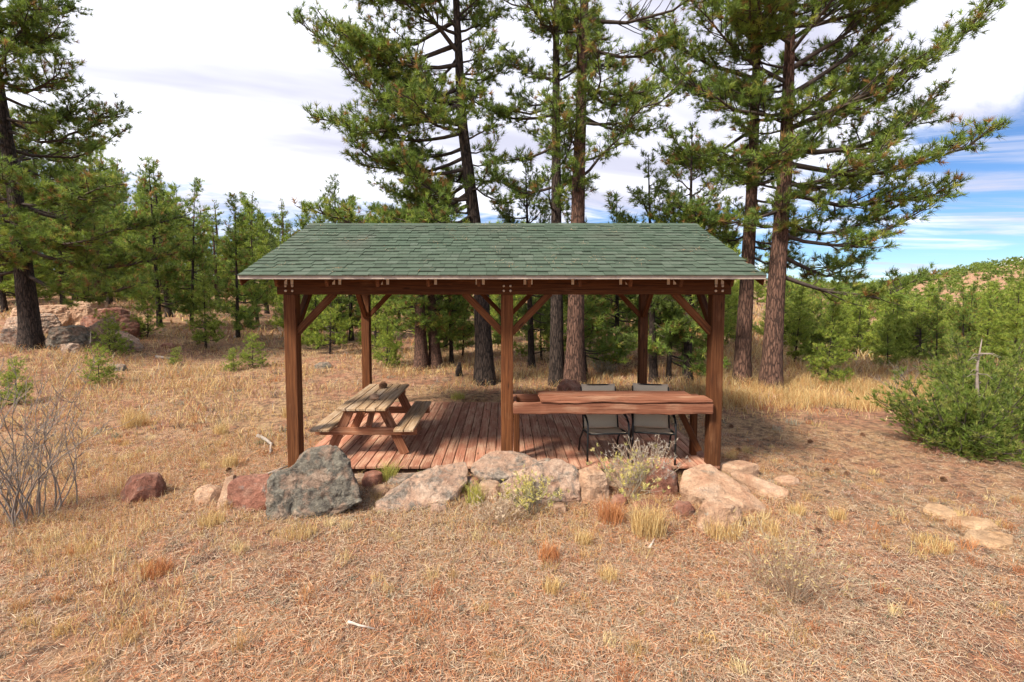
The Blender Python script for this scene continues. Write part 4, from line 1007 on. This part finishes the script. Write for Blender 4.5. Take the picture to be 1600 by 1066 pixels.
# short grass over the meadow
def meadow(name, n, ylo, yhi, pw, h0, h1, w, label):
    x, y = region(n, ylo, yhi, pw)
    bare = sst(2.6, 4.0, x) * sst(3.6, 5.2, y) * (1 - sst(8.8, 10.6, y))      # trodden red soil beside the shelter
    dens = patch(x, y, .55, 1.0) * .6 + patch(x, y, 2.1, 3.0) * .5
    k = (rng.rand(len(x)) < np.clip(dens * 1.5 - .36, .05, 1)) & (rng.rand(len(x)) > bare * .88)
    x, y, dens = x[k], y[k], dens[k]; n = len(x)
    fg = 1 - sst(4.2, 5.4, y)
    tall = 1 + 1.3 * sst(3.4, 5, x) * sst(9.5, 11, y) + .7 * (1 - sst(-4.6, -3.6, x)) * (1 - sst(6, 9, y)) * sst(3, 4, y) + .4 * sst(10.5, 13, y)
    H_ = rng.uniform(h0, h1, n) * (.5 + dens) * tall * (1 - .45 * fg)
    r_ = rng.rand(n); cols = STRAW[rng.randint(0, 5, n)]
    g_ = patch(x, y, 1.3, 5.0)
    cols = np.where((r_ < .10 + .3 * fg * g_)[:, None], SAGE[rng.randint(0, 4, n)], cols)
    cols = np.where((r_ > .86)[:, None], RUST[rng.randint(0, 3, n)], cols)
    cols = np.where(((r_ > .55) & (r_ < .55 + .28 * fg))[:, None], GREY[rng.randint(0, 3, n)], cols)
    cols = np.where((rng.rand(n) < .30 * fg + .08)[:, None], PINK[rng.randint(0, 3, n)], cols)
    cols = cols * rng.uniform(.65, 1.2, (n, 1))
    P_ = np.stack([x, y, ground_z(x, y) - .005], 1)
    V_, c_ = blades(P_, H_, rng.uniform(.2, 1.5, n), np.full(n, w) * rng.uniform(.7, 1.3, n), cols, rng)
    tag(link(name, soup(name, V_, 3, c_), M['grass']), label, 'grass', kind='stuff')
meadow('near_grass', 120000, 2.1, 8.5, .8, .025, .10, .0045, 'short dry straw and grey-green grass over the near ground')
meadow('meadow_grass', 90000, 8.0, 19, .9, .06, .17, .011, 'dry golden grass of the meadow around the shelter')
meadow('far_grass', 45000, 18, 48, .8, .10, .26, .035, 'dry golden grass under the forest trees')

# low forbs and curled dry mats
def tuft_field(name, n, ylo, yhi, pw, rad, h0, h1, per, w, pals, lean, label, thr):
    x0, y0 = region(n, ylo, yhi, pw, 1.15)
    k = patch(x0, y0, 1.1, 2.2) * .6 + patch(x0, y0, 3.1, .7) * .4 > thr; x0, y0 = x0[k], y0[k]; n = len(x0)
    pi_ = rng.randint(0, len(pals), n); base = np.array([pals[p_][rng.randint(0, len(pals[p_]))] for p_ in pi_]) * rng.uniform(.75, 1.15, (n, 1)); hh = rng.uniform(h0, h1, n)
    a = rng.uniform(0, 2 * PI, n * per); r_ = rad * np.sqrt(rng.rand(n * per)) * np.repeat(rng.uniform(.5, 1.2, n), per)
    x = np.repeat(x0, per) + np.cos(a) * r_; y = np.repeat(y0, per) + np.sin(a) * r_
    k = off_deck(x, y)
    H_ = np.repeat(hh, per) * rng.uniform(.5, 1.1, n * per); cols = np.repeat(base, per, 0) * rng.uniform(.75, 1.2, (n * per, 1))
    V_, c_ = blades(np.stack([x, y, ground_z(x, y)], 1)[k], H_[k], rng.uniform(*lean, k.sum()), np.full(k.sum(), w), cols[k], rng)
    tag(link(name, soup(name, V_, 3, c_), M['grass']), label, 'ground cover', kind='stuff')
DARK = np.array([(.17, .13, .10), (.22, .17, .13), (.14, .11, .08)])
tuft_field('ground_cover', 5200, 2.2, 8.0, .8, .07, .02, .06, 13, .0050, [SAGE, SAGE, GREY, DARK, DARK, PINK], (.5, 2.0), 'low grey-green forbs and curled dry mats among the fallen needles', .42)
tuft_field('straw_tufts', 330, 2.8, 8.0, .8, .09, .05, .17, 46, .0042, [STRAW, STRAW, STRAW, RUST], (.1, 1.1), 'small straw tufts dotted over the near ground', .3)
tuft_field('meadow_weeds', 1100, 7.0, 20, .9, .14, .05, .17, 24, .011, [RUST, PINK, DARK, STRAW, SAGE, PINK], (.2, 1.2), 'reddish, grey and straw weeds dotted over the meadow', .45)

# tufts one can pick out
def clump(x, y, r_, h_, n, pal, label, cat='grass tuft', seed=0, lean=(.1, .75), group=None, name='grass_tuft'):
    rg = np.random.RandomState(seed + 500); a = rg.uniform(0, 2 * PI, n); rad = r_ * np.sqrt(rg.rand(n)) * .55
    P_ = np.stack([np.cos(a) * rad, np.sin(a) * rad, np.zeros(n) - .01], 1); H_ = h_ * rg.uniform(.5, 1.1, n)
    cols = pal[rg.randint(0, len(pal), n)] * rg.uniform(.8, 1.2, (n, 1))
    V_, c_ = blades(P_, H_, rg.uniform(lean[0], lean[1], n), np.full(n, .005) * rg.uniform(.7, 1.2, n), cols, rg)
    tag(link(name, soup(name, V_, 3, c_), M['grass'], None, (x, y, gz(x, y))), label, cat, group)
CL = [
 (-1.58, 6.40, .2, .30, 260, LIME, 'yellow-green grass tuft at the deck front beside the large boulder'),
 (-1.0, 6.48, .35, .14, 260, LIME, 'low green grass along the deck front behind the tilted slab'),
 (-.36, 5.70, .2, .32, 260, LIME, 'bright yellow tuft between the tilted slab and the tan stone'),
 (1.18, 5.32, .25, .30, 320, RUST, 'rusty orange grass tuft below the flowering shrub'),
 (1.52, 5.05, .32, .42, 420, STRAW, 'tall pale straw tuft below the flowering shrub'),
 (2.28, 4.95, .34, .24, 420, STRAW, 'straw tuft growing over the squat tan rock'),
 (2.75, 5.05, .3, .16, 280, STRAW, 'low straw tuft beside the squat tan rock'),
 (4.28, 4.72, .30, .16, 360, STRAW, 'pale spreading tuft left of the flagstones'),
 (4.3, 4.64, .12, .10, 120, RUST, 'small rusty tuft in front of the pale spreading tuft'),
 (3.35, 5.45, .16, .17, 200, STRAW, 'small straw tuft beyond the tip of the pointed slab'),
 (3.75, 5.35, .15, .16, 180, STRAW, 'small straw tuft alone on the trodden soil'),
 (.42, 4.55, .2, .2, 240, RUST, 'rusty tuft before the rounded boulder'),
 (.80, 4.85, .16, .2, 180, STRAW, 'thin straw tuft before the squarish tan rock'),
 (.93, 4.25, .16, .15, 180, STRAW, 'small dry tuft in the middle foreground'),
 (.40, 4.05, .14, .15, 180, STRAW, 'small yellowish tuft left of the middle foreground tuft'),
 (-3.15, 4.25, .22, .17, 260, RUST, 'orange tuft in the foreground below the lone red rock'),
 (-3.2, 5.15, .24, .18, 260, STRAW, 'dry tuft in front of the blocky red sandstone'),
 (-2.15, 4.95, .3, .14, 300, STRAW, 'loose straw tuft below the large boulder'),
 (-4.0, 6.9, .2, .22, 260, STRAW, 'golden tuft in the meadow near the corner post'),
 (-5.0, 8.4, .22, .24, 260, STRAW, 'rounded golden tuft further out in the meadow'),
 (-4.3, 9.6, .3, .3, 320, STRAW, 'golden tuft just outside the shelter beside the picnic table'),
 (-6.9, 8.9, .4, .4, 420, STRAW, 'broad golden tuft behind the bare grey shrub'),
 (-1.1, 11.1, .3, .2, 260, LIME, 'greenish tuft just behind the deck'),
 (2.9, 6.5, .35, .12, 260, LIME, 'low green grass at the foot of the end post'),
 (-4.6, 3.6, .25, .2, 260, STRAW, 'yellow tuft at the near edge of the golden bank'),
]
for i, q in enumerate(CL): clump(*q, seed=i)
# golden banks of grass
rg = np.random.RandomState(77)
def bank(name, centres, r_, h0, h1, per, label):
    V_ = []; C_ = []
    for (xx, yy) in centres:
        n = per; a = rg.uniform(0, 2 * PI, n); rad = r_ * np.sqrt(rg.rand(n)); x = xx + np.cos(a) * rad; y = yy + np.sin(a) * rad; hh = rg.uniform(h0, h1)
        pal = STRAW[rg.randint(0, 5, n)] * rg.uniform(.75, 1.15); pal = np.where((rg.rand(n) < .12)[:, None], RUST[rg.randint(0, 3, n)], pal)
        v_, c_ = blades(np.stack([x, y, ground_z(x, y) - .01], 1), hh * rg.uniform(.4, 1.1, n), rg.uniform(.1, .9, n), np.full(n, .0045 if 'near' in name else .007), pal * rg.uniform(.8, 1.2, (n, 1)), rg)
        V_.append(v_); C_.append(c_)
    tag(link(name, soup(name, np.concatenate(V_), 3, np.concatenate(C_)), M['grass']), label, 'grass', kind='stuff')
bank('near_golden_grass', [(rg.uniform(-1.05, -.78) * yy + rg.uniform(-.1, .9) ** 2, yy) for yy in rg.uniform(3.4, 7.2, 60)], .36, .06, .24, 75, 'golden grass bank around the tangled bare shrub')
bank('far_golden_grass', [(rg.uniform(.40, .88) * yy, yy) for yy in rg.uniform(10.2, 13.0, 80)], .42, .22, .45, 200, 'tall golden grass band behind the bare soil')

# flowering rabbitbrush and dry shrubs
def brush(x, y, n, H, width, stem_pal, tip_pal, label, seed, tipn=4, name='flowering_shrub', w=.0055):
    rg = np.random.RandomState(seed); t = tag(empty(name, (x, y, gz(x, y))), label, 'shrub')
    a = rg.uniform(0, 2 * PI, n); rad = .07 * np.sqrt(rg.rand(n)); P_ = np.stack([np.cos(a) * rad, np.sin(a) * rad, np.zeros(n)], 1)
    el = rg.uniform(.45, 1.5, n); ln = H * rg.uniform(.6, 1.05, n) * (np.sin(el) + width * np.cos(el)); d = np.stack([np.cos(a) * np.cos(el), np.sin(a) * np.cos(el), np.sin(el)], 1)
    tip = P_ + d * ln[:, None]; V_ = []; C_ = []
    segs = [(P_, P_ + d * (ln * .55)[:, None] + rg.normal(size=(n, 3)) * .02)]; segs.append((segs[0][1], tip))
    for _ in range(4):
        f = rg.uniform(.35, .9, (n, 1)); s0 = P_ + (tip - P_) * f; segs.append((s0, s0 + (d + rg.normal(size=(n, 3)) * .45 + np.array([0, 0, .3])) * rg.uniform(.08, .22, (n, 1)) * H))
    tips = [tip] + [s[1] for s in segs[2:]]
    for s0, s1 in segs:
        sv = np.cross(s1 - s0, rg.normal(size=s0.shape)); sv /= np.linalg.norm(sv, axis=1, keepdims=True) + 1e-9; sv *= w / 2
        V_.append(np.stack([s0 - sv, s0 + sv, s1 + sv * .5, s1 - sv * .5], 1).reshape(-1, 3)); C_.append(np.repeat(stem_pal[rg.randint(0, len(stem_pal), n)] * rg.uniform(.7, 1.2, (n, 1)), 4, 0))
    link('stems', soup('stems', np.concatenate(V_), 4, np.concatenate(C_)), M['grass'], t)
    if tipn:
        T = np.concatenate(tips); T = T[rg.rand(len(T)) < .75]; D_ = np.tile(np.array([[0, 0, 1.0]]), (len(T), 1))
        V2, c2 = needles(T, D_, tipn * 2, .045, .010, tip_pal[rg.randint(0, len(tip_pal), len(T))], rg, (.2, 1.6))
        link('flower_heads', soup('flower_heads', V2, 3, c2), M['grass'], t)
FLW = np.array([(.56, .48, .14), (.48, .44, .14), (.62, .54, .24), (.38, .36, .13)])
GST = np.array([(.29, .26, .19), (.36, .32, .25), (.24, .22, .15)])
brush(1.50, 5.86, 46, .52, .8, GST, FLW, 'grey-green shrub with pale yellow flower heads before the chairs', 1)
brush(1.85, 6.22, 90, .52, .8, GREY, np.array([(.36, .32, .28), (.42, .37, .3)]), 'grey leafless shrub at the deck front below the second chair', 2, 2)
brush(.30, 5.55, 60, .42, .5, GST, FLW, 'small yellow flowering shrub in front of the rounded boulder', 3)
brush(2.42, 3.95, 110, .46, 1.25, np.array([(.36, .25, .16), (.42, .33, .24), (.32, .22, .15)]), np.array([(.44, .34, .16), (.42, .35, .22)]), 'spreading dry tan shrub in the right foreground', 4, 1, 'dry_shrub', .004)
brush(-.1, 5.25, 60, .26, 1.1, GREY, GREY, 'low grey shrub below the tan stone', 5, 1, 'dry_shrub')
brush(2.9, 13.9, 60, .5, .9, GST, SAGE, 'round grey-green sage seen between the two chair backs', 6, 4, 'sagebrush', .012)

# fallen needles on roof and deck
rg = np.random.RandomState(4)
def litter(name, P_, n_dirs, label):
    k = len(P_); az = rg.uniform(0, 2 * PI, k); ln = rg.uniform(.05, .14, k)
    d = n_dirs(az) * ln[:, None]; sv = np.cross(d, np.array([0, -.35, .94])); sv /= np.linalg.norm(sv, axis=1, keepdims=True); sv *= .0016
    cols = np.array([(.52, .36, .2), (.45, .25, .12), (.6, .5, .36)])[rg.randint(0, 3, k)] * rg.uniform(.7, 1.1, (k, 1))
    V_ = np.stack([P_ - sv, P_ + sv, P_ + d], 1).reshape(-1, 3)
    tag(link(name, soup(name, V_, 3, np.repeat(cols, 3, 0)), M['grass']), label, 'needle litter', kind='stuff')
cen = rg.rand(60, 2); k = 300; pick = rg.randint(0, 60, k); off = rg.normal(size=(k, 2)) * np.array([.012, .025])
q = np.clip(cen[pick] + off, .01, .99)
pts = np.array([tuple(slope_pt(RX0 + (RX1 - RX0) * a_, SL * b_, .034)) for a_, b_ in q]); pts[:, 1] += 8.37
litter('roof_needles', pts, lambda az: np.stack([np.cos(az), np.sin(az) * math.cos(pitch), np.sin(az) * math.sin(pitch)], 1), 'scattered fallen pine needles lying on the green roof')
k = 700; pts = np.stack([rg.uniform(-2.8, 2.8, k), rg.uniform(6.6, 10.0, k), np.full(k, DZ + .006)], 1)
litter('deck_needles', pts, lambda az: np.stack([np.cos(az), np.sin(az), np.zeros_like(az)], 1), 'scattered fallen pine needles lying on the deck planks')
